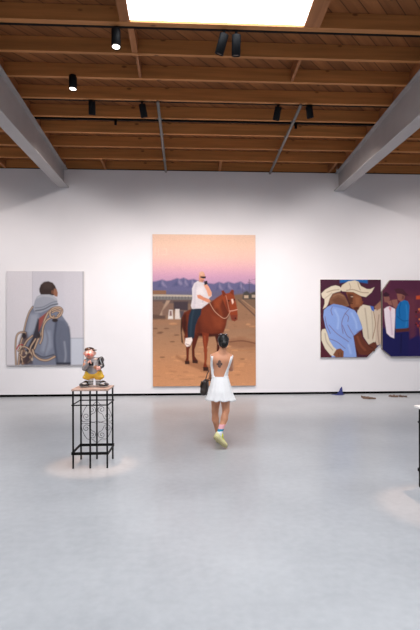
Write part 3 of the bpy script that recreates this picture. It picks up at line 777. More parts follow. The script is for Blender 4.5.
# ---- the two shaped canvases
def paint_hats(p):
    p.frame(315, 275, 6)
    p.fade([(0, (66, 34, 50)), (500, (80, 34, 46))])
    p.poly([(150, 20), (318, 20), (316, 50), (290, 46), (250, 40), (200, 42), (150, 48)], (24, 92, 160), 5); p.poly([(35, 28), (140, 28), (120, 60), (35, 95)], (70, 36, 54), 4)
    p.poly([(300, 60), (400, 40), (400, 190), (330, 185), (290, 160)], (72, 34, 56), 8, .8)
    # small dancers' sleeve and hand at the right
    p.poly([(352, 215), (372, 196), (396, 190), (400, 420), (372, 424), (356, 380), (358, 300)], (196, 176, 158), 2); p.line([(384, 240), (376, 320), (384, 410)], 5, (150, 126, 116), 3); p.poly([(356, 192), (378, 170), (400, 150), (400, 196), (372, 214)], (150, 108, 90), 3)
    p.poly([(372, 424), (400, 412), (400, 470), (370, 450)], (36, 40, 96), 2)
    # white shirt man
    p.poly([(262, 186), (290, 178), (330, 186), (356, 205), (366, 290), (362, 400), (330, 430), (290, 370), (280, 300), (252, 230)], (206, 194, 174), 2)
    p.line([(300, 200), (310, 280), (320, 380)], 6, (166, 150, 134), 4); p.line([(340, 215), (346, 300), (346, 390)], 5, (176, 158, 142), 4); p.poly([(330, 184), (352, 190), (356, 220), (340, 212)], (70, 100, 180), 2); p.line([(352, 220), (362, 300), (346, 380)], 4, (140, 96, 76), 2)
    p.poly([(276, 150), (290, 160), (282, 185), (262, 190)], (120, 66, 46), 3)
    # face and hat of the second man
    p.poly([(186, 104), (215, 94), (272, 120), (282, 146), (276, 182), (262, 206), (236, 212), (214, 190), (206, 160)], (126, 76, 52), 2)
    p.poly([(196, 110), (230, 118), (226, 160), (210, 180), (196, 150)], (70, 40, 32), 5, .8); p.poly([(240, 130), (270, 136), (266, 176), (246, 180)], (150, 96, 66), 6, .7); p.poly([(230, 196), (262, 190), (262, 208), (236, 212)], (80, 44, 36), 3)
    p.oval(222, 130, 8, 3, (220, 200, 180), 2, .5); p.line([(200, 168), (226, 172)], 4, (60, 34, 30), 2)
    p.poly([(150, 84), (164, 60), (186, 46), (200, 38), (240, 32), (262, 40), (276, 66), (312, 84), (334, 84), (358, 72), (340, 104), (306, 132), (276, 126), (230, 102), (190, 100), (164, 98)], (212, 198, 176), 2)
    p.line([(190, 92), (230, 88), (280, 104), (320, 106)], 5, (150, 130, 112), 3); p.line([(206, 50), (214, 70), (210, 86)], 4, (170, 150, 130), 3); p.line([(258, 44), (262, 66), (272, 90)], 5, (160, 140, 120), 3)
    # first man: head, hat
    p.poly([(84, 150), (110, 112), (150, 104), (178, 124), (196, 160), (206, 184), (182, 192), (120, 184), (90, 176)], (122, 84, 64), 2); p.poly([(100, 150), (140, 130), (180, 150), (190, 180), (130, 182)], (104, 66, 50), 6, .8); p.line([(110, 128), (140, 116), (170, 126)], 4, (152, 110, 88), 3)
    p.poly([(38, 112), (62, 88), (98, 68), (124, 62), (146, 68), (160, 82), (152, 98), (128, 104), (106, 112), (88, 142), (78, 176), (66, 194), (48, 204), (58, 172), (58, 146), (44, 134)], (214, 202, 182), 2)
    p.line([(72, 104), (108, 92), (144, 88)], 5, (160, 142, 122), 3); p.line([(60, 140), (82, 124), (100, 108)], 4, (172, 154, 134), 3)
    # blue shirt
    p.poly([(74, 192), (112, 174), (160, 182), (204, 198), (238, 212), (258, 240), (272, 282), (286, 322), (256, 346), (230, 366), (238, 420), (250, 494), (100, 494), (84, 380), (62, 310), (50, 250), (54, 210)], (130, 156, 214), 2)
    for l in ([(110, 182), (96, 210), (104, 240)], [(204, 204), (176, 240), (160, 290), (168, 350)], [(164, 300), (190, 360), (214, 380)], [(84, 300), (130, 350), (200, 400)], [(180, 230), (200, 250), (196, 280)], [(232, 364), (212, 330), (196, 300)], [(80, 380), (130, 400), (180, 440)], [(60, 250), (70, 300), (92, 350)], [(250, 345), (284, 326)], [(150, 190), (190, 205)]): p.line(l, 4, (112, 98, 138), 2)
    for l in ([(120, 210), (140, 260), (136, 320)], [(220, 230), (244, 280), (250, 320)], [(200, 420), (214, 470)]): p.line(l, 9, (158, 182, 228), 6, .8)
    p.poly([(76, 190), (112, 174), (200, 196), (190, 206), (110, 190)], (112, 138, 200), 2.5)
    # arms
    p.poly([(230, 368), (272, 340), (284, 380), (318, 420), (352, 402), (366, 412), (368, 440), (348, 470), (300, 482), (262, 474), (242, 430)], (98, 52, 40), 2); p.line([(254, 372), (274, 420), (300, 450)], 10, (140, 78, 56), 6, .7); p.line([(318, 424), (350, 440)], 4, (60, 32, 30), 2); p.line([(330, 456), (356, 452)], 3, (60, 32, 30), 2); p.poly([(240, 430), (262, 472), (248, 492), (250, 450)], (64, 34, 34), 3)
    p.poly([(44, 326), (62, 322), (74, 350), (86, 392), (110, 430), (134, 452), (112, 486), (92, 480), (60, 440), (38, 390), (38, 340)], (212, 202, 182), 2); p.line([(60, 350), (70, 400), (106, 450)], 5, (166, 150, 134), 3)
    p.poly([(128, 446), (152, 440), (172, 458), (170, 494), (124, 494), (108, 478)], (122, 76, 54), 2); p.line([(140, 466), (142, 494)], 3, (76, 42, 34), 2); p.line([(156, 464), (158, 494)], 3, (76, 42, 34), 2)
    p.poly([(256, 480), (310, 480), (310, 500), (250, 500)], (70, 34, 50), 2)
    p.grain(.025)
canvas('hanging_painting', 'painting of two men in cream cowboy hats embracing, one in a blue shirt', 320.6, 381.0, 279.6, 357.3, .4, paint_hats, (70, 35, 50),
       cuts=[((381.2, 343.2), (366.5, 357.5))])
def paint_dance(p):
    p.frame(375, 275, 7.244)
    p.fade([(0, (84, 40, 62)), (300, (92, 44, 62)), (400, (60, 30, 72)), (620, (30, 24, 62))])
    p.poly([(100, 30), (700, 30), (700, 120), (100, 120)], (74, 34, 60), 20, .7)
    p.poly([(240, 160), (290, 160), (296, 480), (250, 500)], (104, 52, 66), 14, .6)
    p.poly([(50, 380), (120, 400), (150, 400), (246, 405), (250, 600), (50, 600)], (28, 28, 80), 4); p.poly([(240, 470), (300, 440), (700, 440), (700, 600), (240, 600)], (34, 28, 82), 8); p.line([(190, 430), (186, 560)], 8, (20, 20, 58), 5)
    p.poly([(62, 150), (80, 136), (100, 146), (108, 176), (96, 200), (70, 196)], (132, 86, 80), 3); p.poly([(58, 138), (80, 122), (106, 140), (100, 156), (64, 158)], (56, 30, 44), 3)
    p.poly([(66, 246), (86, 232), (106, 226), (146, 246), (146, 300), (138, 458), (110, 446), (84, 420), (72, 330)], (226, 212, 222), 3); p.line([(110, 250), (116, 330), (124, 430)], 7, (196, 172, 190), 5); p.poly([(108, 226), (120, 240), (112, 262), (100, 240)], (200, 130, 140), 4)
    p.poly([(84, 192), (110, 186), (130, 180), (160, 176), (168, 214), (150, 244), (128, 222), (100, 214)], (140, 92, 84), 3); p.line([(118, 182), (128, 220)], 4, (88, 50, 52), 3)
    p.poly([(152, 252), (166, 216), (186, 190), (214, 182), (238, 190), (250, 222), (246, 290), (242, 380), (214, 392), (148, 392), (146, 330)], (26, 104, 170), 3)
    p.line([(186, 200), (176, 250), (180, 300)], 6, (16, 74, 130), 4); p.line([(226, 220), (232, 300), (224, 370)], 8, (50, 132, 196), 6, .7); p.line([(160, 300), (200, 330), (240, 330)], 5, (16, 74, 130), 4)
    p.poly([(158, 134), (180, 122), (206, 128), (218, 150), (212, 178), (190, 192), (166, 180)], (138, 90, 80), 3); p.poly([(140, 104), (170, 96), (204, 102), (226, 130), (246, 148), (220, 152), (190, 138), (158, 134)], (70, 36, 48), 3); p.poly([(196, 150), (214, 150), (210, 176), (194, 178)], (96, 56, 56), 4, .8)
    p.poly([(148, 390), (246, 384), (246, 408), (150, 416)], (84, 44, 44), 3)
    p.poly([(298, 152), (330, 148), (334, 176), (298, 176)], (186, 74, 44), 5)
    rr = np.random.default_rng(9)
    for k in range(60): p.oval(rr.uniform(296, 420), rr.uniform(240, 380), 8, 8, [(180, 60, 48), (40, 26, 34), (210, 120, 70), (60, 60, 50), (120, 40, 44)][k % 5], 3, .9)
    p.poly([(320, 380), (400, 380), (390, 470), (330, 470)], (150, 90, 60), 4)
    p.poly([(440, 200), (500, 190), (520, 390), (430, 390)], (190, 160, 120), 6); p.oval(470, 150, 30, 38, (120, 80, 66), 4); p.poly([(420, 130), (470, 90), (520, 130)], (200, 186, 160), 4)
    p.grain(.03)
M_edge = mat('painted_canvas_edge', (136, 124, 116), 0.85, var=0.1)
canvas('hanging_painting', 'dark purple painting with cut left corners showing a dancer in a blue shirt', 382.6, 450.0, 280.2, 356.2, .42, paint_dance, (84, 40, 62), thick=.09, edge=M_edge,
       cuts=[((391.6, 356.4), (382.4, 349.0)), ((382.4, 291.5), (390.8, 279.8))])

# ---- painted scraps of canvas lying by the wall
M_scrap_blue = mat('blue_painted_canvas', (38, 46, 112), 0.7, var=0.2, scale=25)
M_scrap_brown = mat('brown_painted_canvas', (104, 80, 66), 0.75, var=0.45, scale=22)
g = at_z(337, 393.6)
g.y = D - 0.12
b = bmesh.new()
pts = [(-0.06, 0.01), (-0.05, 0.05), (0.0, 0.10), (0.02, 0.15), (0.07, 0.21), (0.085, 0.2), (0.09, 0.01)]
prism(b, pts, -0.012, 0.0)
bmesh.ops.rotate(b, verts=b.verts, cent=(0, 0, 0.01), matrix=Matrix.Rotation(math.radians(-14), 3, 'X'))
t = thing('canvas_scrap', 'small dark blue pointed scrap standing on the floor against the wall base', 'scrap', (g.x, g.y, 0), 0, 'painted scraps on the floor')
obj('upright_flap', b, M_scrap_blue, t)
b = bmesh.new(); n = 14
pr = [(-0.22, 0.0), (-0.12, -0.11), (0.05, -0.12), (0.13, -0.03), (0.11, 0.03), (-0.1, 0.035)]
A = [b.verts.new((x, y, 0.0005)) for x, y in pr]; B = [b.verts.new((x, y, 0.013)) for x, y in pr]
b.faces.new(A[::-1]); b.faces.new(B)
for i in range(6): b.faces.new((A[i], A[(i + 1) % 6], B[(i + 1) % 6], B[i]))
obj('flat_flap', b, M_scrap_blue, t)
def scrap(px, py, w, dp, label, seed, hh=.035):
    c = at_z(px, py); r_ = np.random.default_rng(seed); bm = bmesh.new(); n = 18
    ang = np.linspace(0, 2 * math.pi, n + 1)[:-1]; rr = r_.uniform(.55, 1.0, n)
    A = [bm.verts.new((w * q * math.cos(a), dp * q * math.sin(a), 0.0006)) for a, q in zip(ang, rr)]
    B = [bm.verts.new((v.co.x * .97, v.co.y * .97, 0.01 + hh * r_.uniform(.1, 1.0))) for v in A]; top = bm.verts.new((0, 0, .014)); 
    bm.faces.new(A[::-1])
    for i in range(n):
        bm.faces.new((A[i], A[(i + 1) % n], B[(i + 1) % n], B[i])); bm.faces.new((B[i], B[(i + 1) % n], top))
    tag(obj('canvas_scrap', bm, M_scrap_brown, loc=(c.x, c.y, 0)), label, 'scrap', 'painted scraps on the floor')
scrap(363.5, 397.6, .07, .10, 'tiny brown scrap on the floor left of the larger brown scrap', 1)
scrap(369, 398.6, .19, .13, 'larger brown scrap lying flat on the floor below the two shaped paintings', 2)
scrap(393.5, 396.6, .14, .13, 'brown scrap lying flat near the wall at right, left of two crumbs', 3)
scrap(400.8, 396.8, .05, .10, 'small reddish brown crumb on the floor near the wall, between two others', 4)
scrap(405.3, 396.9, .05, .08, 'smallest brown crumb on the floor near the wall, farthest right', 6)
# ================================================================== the visitor
g0 = at_z(225.3, 449.0)
TH = math.atan2(g0.x, g0.y)                       # she faces along the line towards the tall painting
woman = thing('person', 'person walking towards the tall painting in a white backless romper and yellow green trainers', 'person', (g0.x, g0.y, 0), -TH)
WM = Matrix.Translation(woman.location) @ Matrix.Rotation(-TH, 4, 'Z'); WI = WM.inverted()
def L(px, py, y):                                  # a sight line met at depth y in her own axes (x right, y ahead, z up)
    o = WI @ Vector((0, 0, EYE)); d = WI.to_3x3() @ ray(px, py)
    t = (y - o.y) / d.y
    return o + d * t
V3 = Vector
neck = L(222.3, 351.5, .17); head = L(223.4, 342.0, .185); chest = L(221.6, 364, .17); waist = L(220.2, 377, .17); pelvis = L(220.6, 391, .17)
shL, shR = L(213.6, 356.8, .18), L(230.4, 357.6, .19)
elL, wrL = L(212.0, 371.5, .30), L(210.4, 377.6, .44)
elR, wrR = L(231.2, 369, .31), L(227.5, 363.5, .45)
hpL, knL, caL = L(216.4, 393, .185), L(215.2, 411, .29), L(215.4, 419, .285)
anL = L(218.6, 433.5, .42); anL.z = .095
hpR, knR, caR, anR = L(224.8, 393, .16), L(226.0, 410.5, .14), L(224.4, 418.5, .07), L(219.4, 433.6, -.02)
heelR, toeR = L(215.0, 438.6, -.075), L(225.4, 447.8, .0)
torso = [
    ball(chest + V3((0, 0, .0)), (.118, .088, .155), .03), cone(chest + V3((-.06, -.01, .06)), chest + V3((.06, -.01, .06)), .078, .078, .05),
    ball(waist + V3((0, 0, .01)), (.105, .078, .12), .06), ball(pelvis + V3((0, 0, .02)), (.142, .105, .11), .06),
    ball(pelvis + V3((-.06, -.045, -.02)), (.075, .075, .085), .05), ball(pelvis + V3((.06, -.045, -.02)), (.075, .075, .085), .05),
    ball(chest + V3((-.055, .075, -.005)), (.055, .05, .055), .04), ball(chest + V3((.055, .075, -.005)), (.055, .05, .055), .04),
    cone(shL, neck + V3((-.02, 0, -.02)), .04, .042, .05), cone(shR, neck + V3((.02, 0, -.02)), .04, .042, .05)]
limbs = [
    cone(neck + V3((0, -.005, -.03)), head + V3((-.003, -.015, -.04)), .046, .043, .03),
    cone(shL, elL, .041, .032, .03), cone(elL, wrL, .034, .022, .015),
    cone(shR, elR, .041, .032, .03), cone(elR, wrR, .034, .022, .015),
    cone(hpL, knL, .082, .05, .04), cone(knL, caL, .048, .049, .02), cone(caL, anL, .048, .03, .02), ball(caL + V3((0, -.012, .01)), (.042, .046, .09), .02),
    cone(hpR, knR, .082, .05, .04), cone(knR, caR, .048, .049, .02), cone(caR, anR, .048, .03, .02), ball(caR + V3((0, -.012, .01)), (.042, .046, .09), .02)]
# head with a face turned to the painting
hd = [ball(head + V3((0, 0, .012)), (.070, .086, .092), .02), ball(head + V3((0, .028, -.05)), (.052, .062, .062), .04), ball(head + V3((0, .072, -.085)), (.022, .02, .02), .03),
      cone(head + V3((0, .086, .0)), head + V3((0, .108, -.036)), .008, .012, .014), ball(head + V3((0, .096, -.062)), (.02, .009, .007), .008), ball(head + V3((0, .094, -.072)), (.017, .009, .007), .006)]
for s in (-1, 1):
    hd += [ball(head + V3((s * .072, -.004, -.014)), (.008, .017, .03), .006), ball(head + V3((s * .03, .083, .002)), (.012, .008, .008), .004), cone(head + V3((s * .016, .09, .02)), head + V3((s * .045, .08, .02)), .007, .006, .012)]
def hand(w, fwd, up, side):
    """palm with four bent fingers and a thumb; fwd along the palm, up = back of the hand, side = thumb side"""
    f, u = V3(fwd).normalized(), V3(up); u = (u - f * u.dot(f)).normalized(); r = f.cross(u) * (1 if side > 0 else -1)
    out = [cone(w, w + f * .05, .021, .026, .015), ball(w + f * .06, (.034, .034, .022), .02, Matrix((r, f, u)).transposed())]
    for i, ln in enumerate((.068, .076, .07, .055)):
        b0 = w + f * .086 + r * (.026 - .0175 * i) ; 
        b1 = b0 + (f * .75 - u * .55).normalized() * ln * .45; b2 = b1 + (f * .15 - u * 1.0).normalized() * ln * .33; b3 = b2 + (-f * .55 - u * .8).normalized() * ln * .24
        out += [cone(w + f * .06 + r * (.02 - .013 * i), b0, .0095, .0092, .004), cone(b0, b1, .009, .008, .002), cone(b1, b2, .008, .0075, .002), cone(b2, b3, .0075, .0065, .002)]
    t0 = w + f * .028 + r * .026; t1 = t0 + (f * .7 + r * .65 - u * .3).normalized() * .035; t2 = t1 + (f * .8 - u * .6).normalized() * .028
    return out + [cone(w + f * .02, t0, .014, .012, .01), cone(t0, t1, .0115, .0095, .004), cone(t1, t2, .0095, .0078, .002)]
hands = hand(wrL, (.12, .9, -.12), (-.25, 0, .9), -1) + hand(wrR, (-.55, .55, .45), (.5, .5, -.4), 1)
footR_dir = (toeR - heelR).normalized()
feet = [cone(anL, V3((anL.x, anL.y - .03, .05)), .032, .034, .02), cone(V3((anL.x, anL.y - .03, .05)), V3((anL.x + .005, anL.y + .15, .04)), .034, .026, .02),
        cone(anR, heelR + footR_dir * .055 + V3((.025, .035, .02)), .031, .034, .02), cone(heelR + footR_dir * .055 + V3((.025, .035, .02)), toeR - footR_dir * .03 + V3((.02, .03, .02)), .033, .024, .02)]
body_prims = torso + limbs + hd + hands + feet
me = skin(body_prims, .0055)
co = coords(me)
sk = np.array(lin(216, 152, 118)[:3]); C = np.tile(sk, (len(co), 1))
def stain(c, r, col, a=1.0):
    d = np.sqrt((((co - np.array(c)) / np.array(r)) ** 2).sum(1)); m = np.clip((1.15 - d) / .3, 0, 1)[:, None] * a
    C[:] = C * (1 - m) + np.array(lin(col)[:3]) * m
tat = L(219.6, 364.0, .08)
tx, tz = (co[:, 0] - tat.x), (co[:, 2] - tat.z)
rad = np.hypot(tx / .042, tz / .055); ang = np.arctan2(tz, tx)
m = ((rad < .55 + .45 * np.abs(np.cos(2 * ang)) ** .8) & (co[:, 1] < chest.y) & (np.sin(co[:, 0] * 420) * np.sin(co[:, 2] * 380) > -.55))
C[m] = np.array(lin(74, 66, 70)[:3])
for s in (-1, 1):
    stain(head + V3((s * .03, .09, .002)), (.011, .008, .006), (240, 236, 232)); stain(head + V3((s * .03, .093, .002)), (.005, .008, .0055), (40, 26, 22)); stain(head + V3((s * .03, .088, .022)), (.018, .012, .004), (50, 34, 30))
stain(head + V3((0, .1, -.067)), (.02, .014, .011), (180, 90, 88))
stain(elL, (.03, .05, .03), (196, 132, 108), .5); stain(elR, (.03, .05, .03), (196, 132, 108), .5)
pigment(me, C)
M_skin = mat_attr('skin', 0.5, 0.35)
obj('body', me, M_skin, woman)
# hair: swept back into a low knot
M_hair = mat('black_hair', (15, 12, 13), 0.45, spec=0.35, var=0.35, scale=60, stretch=(1, 1, .25), bump=0.15)
hp_ = [ball(head + V3((0, -.006, .026)), (.079, .092, .092), .02), ball(head + V3((.004, -.045, -.022)), (.064, .06, .066), .03), ball(head + V3((.014, -.098, -.022)), (.05, .036, .05), .012), cone(head + V3((.03, -.12, -.03)), head + V3((-.012, -.125, -.012)), .02, .02, .008), cone(head + V3((.0, -.118, -.05)), head + V3((.04, -.115, -.005)), .018, .014, .008)]
hx = head.copy()
hair = skin(hp_, .0055, cut=lambda X, Y, Z: (Y - hx.y) * .75 - (Z - hx.z) * .65 - .012)
hair_o = obj('hair', hair, M_hair, woman)
M_shade = mat('mirrored_sunglass_lens', (196, 176, 182), 0.15, metal=0.8)
M_rimw = mat('dark_acetate', (60, 48, 48), 0.2, coat=1.0)
sg = bmesh.new()
topc = head + V3((0, .012, .114))
for s in (-1, 1):
    c = topc + V3((s * .034, 0, .0)); 
    tube(sg, [c + V3((.029 * math.cos(t), .018 * math.sin(t), .004 * math.sin(t) - .006 * abs(math.cos(t)) * (1 if s * math.cos(t) > 0 else 0))) for t in np.linspace(0, 2 * math.pi, 17)[:-1]], .0042, 8, closed=True)
    tube(sg, curve([topc + V3((s * .062, 0, -.012)), topc + V3((s * .078, -.01, -.045)), topc + V3((s * .08, -.02, -.09))], 5), .003, 8)
tube(sg, [topc + V3((-.006, 0, .002)), topc + V3((.006, 0, .002))], .004, 8)
sgo = obj('sunglasses', sg, M_rimw, woman, True); sgo['label'] = 'sunglasses pushed up on the hair'
for s in (-1, 1):
    b = bmesh.new(); lathe(b, [(.004, -.0015), (.026, -.001), (.026, .001), (.004, .0025)], 20)
    bmesh.ops.scale(b, verts=b.verts, vec=(1, .62, 1)); bmesh.ops.translate(b, verts=b.verts, vec=topc + V3((s * .034, 0, .0)))
    obj('lens', b, M_shade, sgo, True)

# romper: bodice, two straps, flared shorts
M_cloth = mat('white_cotton', (246, 244, 245), 0.85, var=0.02, scale=30, bump=0.06, bscale=140)
zw = L(220, 377.6, .1).z
yb0 = waist.y - .085
bod = skin(torso, .006, grow=.0085, cut=lambda X, Y, Z: np.maximum(Z - (zw + np.maximum(Y - yb0 - .02, 0) * 1.35), zw - .06 - Z))
romper = obj('romper', bod, M_cloth, woman)
n, rows = 96, 18
b = bmesh.new(); R = []
zh = L(220, 400.6, .1).z
pl = lambda a: (math.cos(11 * a + .6) * .6 + math.cos(17 * a + 2) * .4)
for j in range(rows + 1):
    t = j / rows; z = zw + .012 + (zh - zw - .012) * t
    e = t ** .8
    rx, ry = .112 + (.192 - .112) * e + .028 * t ** 4, .088 + (.155 - .088) * min(1, t * 1.6) ** .7 + .03 * t ** 3
    cx = waist.x * (1 - t) + (L(220.4, 401, .17).x) * t; cy = waist.y - .006
    ring = []
    for k in range(n):
        a = 2 * math.pi * k / n; q = 1 + (.012 + .055 * t ** 1.5) * pl(a)
        ring.append(b.verts.new((cx + rx * q * math.cos(a), cy + ry * q * math.sin(a), z + .010 * t * pl(a + .4) - .004 * t * math.cos(a))))
    R.append(ring)
for A, B in zip(R, R[1:]):
    for k in range(n): b.faces.new((A[k], B[k], B[(k + 1) % n], A[(k + 1) % n]))
sk_o = obj('flared_shorts', b, M_cloth, romper, True)
md = sk_o.modifiers.new('thickness', 'SOLIDIFY'); md.thickness = 0.004
b = bmesh.new(); tube(b, [(waist.x + .1155 * math.cos(a), waist.y - .006 + .0915 * math.sin(a), zw + .004) for a in np.linspace(0, 2 * math.pi, 41)[:-1]], .0075, 8, closed=True)
obj('waistband', b, M_cloth, romper, True)
def surf_y(x, z, front=False, off=.006):
    ys = np.linspace(.42, -.12, 400) if front else np.linspace(-.12, .42, 400)
    d = sdf_at(torso + limbs[:1], np.full(400, x), ys, np.full(400, z)); i = np.argmax(d < off)
    return ys[i] if d[i] < off else (ys[np.argmin(d)])
def strap(back, top, front_pt):
    pts = [(p.x, p.z) for p in curve([(q[0], 0, q[1]) for q in back], 8)]
    b = bmesh.new(); w = .018; rows_ = []
    for i, (x, z) in enumerate(pts):
        rows_.append([b.verts.new((x + o * w, surf_y(x + o * w, z) - .0015 + th, z)) for o, th in ((-1, 0), (-.4, 0), (.4, 0), (1, 0), (1, .004), (-1, .004))])
    xt, zt = pts[-1]; yl = surf_y(xt, zt)
    ztop = zt + .018
    for y, z, dx in ((yl + .03, ztop, .0), (yl + .06, ztop + .002, .002), (yl + .09, ztop - .02, .006)):
        s = 1 if xt < waist.x else -1
        rows_.append([b.verts.new((xt + s * dx + o * w, y, z + th)) for o, th in ((-1, .004), (-.4, .004), (.4, .004), (1, .004), (1, -.003), (-1, -.003))])
    for z in (zt - .03, zt - .08, zt - .13):
        x = xt + (waist.x - xt) * .25 * (zt - z) / .13; y = surf_y(x, z, True)
        rows_.append([b.verts.new((x + o * w, y + .001 - th, z)) for o, th in ((-1, 0), (-.4, 0), (.4, 0), (1, 0), (1, .004), (-1, .004))])
    for A, B in zip(rows_, rows_[1:]):
        for k in range(6): b.faces.new((A[k], A[(k + 1) % 6], B[(k + 1) % 6], B[k]))
    b.faces.new(rows_[0]); b.faces.new(rows_[-1])
    return obj('strap', b, M_cloth, romper, True)
def bp(px, py): q = L(px, py, .085); return (q.x, q.z)
strap([bp(213.0, 378.4), bp(212.2, 371), bp(211.6, 364), bp(211.9, 356.6)], None, None)
strap([bp(224.2, 378.4), bp(227.2, 371), bp(229.9, 364), bp(232.0, 357)], None, None)

# socks and trainers
M_sock = mat_attr('striped_sock', 0.9, 0.1)
def sock(prims, za, fn):
    me = skin(prims, .005, grow=.0045, cut=lambda X, Y, Z: Z - za)
    c = coords(me); C = np.zeros((len(c), 3)); fn(c, C); pigment(me, C)
    return obj('sock', me, M_sock, woman)
zpk, zbl0, zbl1 = L(221, 424.5, .0).z, L(221, 428.6, .0).z, L(221, 431.0, .0).z
def stripes(c, C):
    z = c[:, 2]
    C[:] = lin(240, 240, 242)[:3]; C[z > zbl1] = lin(62, 150, 186)[:3]; C[z > zbl0] = lin(240, 178, 186)[:3]
sock([limbs[-2], feet[2], feet[3]], zpk, stripes)
sock([limbs[-6], feet[0], feet[1]], .15, lambda c, C: C.__setitem__(slice(None), lin(240, 240, 242)[:3]))
M_up = mat('pale_yellow_knit', (222, 214, 158), 0.7, var=0.06, scale=60); M_sole = mat('cream_rubber_sole', (190, 178, 132), 0.75, var=0.05, scale=20); M_lace = mat('lime_yellow_lace', (214, 220, 52), 0.6)
def shoe(label, M4):
    s = .255
    up = [ball((0, .05, .055), (.036, .05, .05), .03), cone((0, .05, .045), (.0, .15, .042), .036, .036, .03), ball((0, .2, .036), (.04, .055, .03), .03), cone((0, .03, .06), (0, .035, .095), .034, .034, .02)]
    so = [ball((0, .045, .014), (.04, .056, .021), .02), cone((0, .05, .014), (0, .19, .014), .02, .02, .02), ball((.002, .19, .014), (.047, .069, .021), .02), ball((0, .11, .014), (.04, .1, .02), .02)]
    def put(me): me.transform(M4); return me
    u = obj('trainer', put(skin(up, .005)), M_up, woman); u['label'] = label
    obj('sole', put(skin(so, .005)), M_sole, u)
    b = bmesh.new()
    for i in range(5):
        y = .085 + i * .022; z = .088 - i * .009
        tube(b, curve([(-.03, y, z - .022), (-.012, y + .004, z + .006), (.012, y + .012, z + .006), (.032, y + .012, z - .022)], 5), .0085, 8)
    tube(b, curve([(0, .08, .09), (.03, .07, .115), (.045, .09, .085), (.02, .085, .08)], 6), .009, 8); tube(b, curve([(0, .08, .09), (-.03, .07, .115), (-.042, .09, .085), (-.02, .085, .08)], 6), .006, 8)
    la = obj('laces', b, M_lace, u, True); la.data.transform(M4)
    b = bmesh.new(); box(b, -.022, .022, .055, .2, .062, .083, .008); bmesh.ops.rotate(b, verts=b.verts, cent=(0, .06, .08), matrix=Matrix.Rotation(-.35, 3, 'X')); tg = obj('tongue', b, M_lace, u); tg.data.transform(M4)
yv = footR_dir; zv = V3((.68, .70, .22)); zv = (zv - yv * zv.dot(yv)).normalized(); xv = yv.cross(zv)
sh = Matrix((xv, yv, zv)).transposed().to_4x4()
sh.translation = heelR - yv * .012 - zv * .012
low = min((sh @ V3((x, y, z))).z for x in (-.04, .04) for y in (.2, .245) for z in (-.0065, .02)); sh.translation.z -= low - .001
shoe('trainer pushing off with its sole showing', sh)
sh2 = Matrix.Translation((anL.x, anL.y - .08, .0072)) ; shoe('trainer planted flat in front', sh2)

# the bag over her arm
hb = L(205.0, 385.8, .38)
bag = thing('handbag', 'small dark brown leather handbag hanging from the left arm of the person in white', 'handbag', (0, 0, 0))
BM = WM @ Matrix.Translation(hb) @ Matrix.Rotation(math.radians(11), 4, 'Y')
bag.matrix_world = BM
M_bag = mat('dark_brown_leather', (52, 42, 38), 0.38, var=0.25, scale=12, bump=0.1, bscale=70); M_gold = mat('brass_hardware', (170, 140, 80), 0.3, metal=1.0)
bl = [ball((0, 0, -.02), (.06, .105, .118), .02), cone((0, -.065, -.085), (0, .065, -.085), .052, .052, .03), cone((0, -.085, .06), (0, .085, .06), .026, .026, .04)]
obj('bag_body', skin(bl, .006), M_bag, bag)
b = bmesh.new(); box(b, -.067, -.055, -.085, .085, -.03, .06, .005); obj('flap', b, M_bag, bag)
b = bmesh.new(); box(b, -.073, -.066, -.015, .015, -.03, -.005, .002); obj('clasp', b, M_gold, bag)
fa = BM.inverted() @ (WM @ (elL * .55 + wrL * .45))
b = bmesh.new(); tube(b, curve([(-.01, -.075, .07), (fa.x * .45 - .03, fa.y - .05, fa.z * .6 + .02), (fa.x - .058, fa.y - .015, fa.z), (fa.x - .04, fa.y - .008, fa.z + .045), (fa.x, fa.y, fa.z + .062), (fa.x + .04, fa.y + .008, fa.z + .045), (fa.x + .058, fa.y + .015, fa.z - .01), (fa.x + .035, fa.y + .04, fa.z - .075), (.02, .07, .07)], 8), .007, 8); obj('handle', b, M_bag, bag, True)
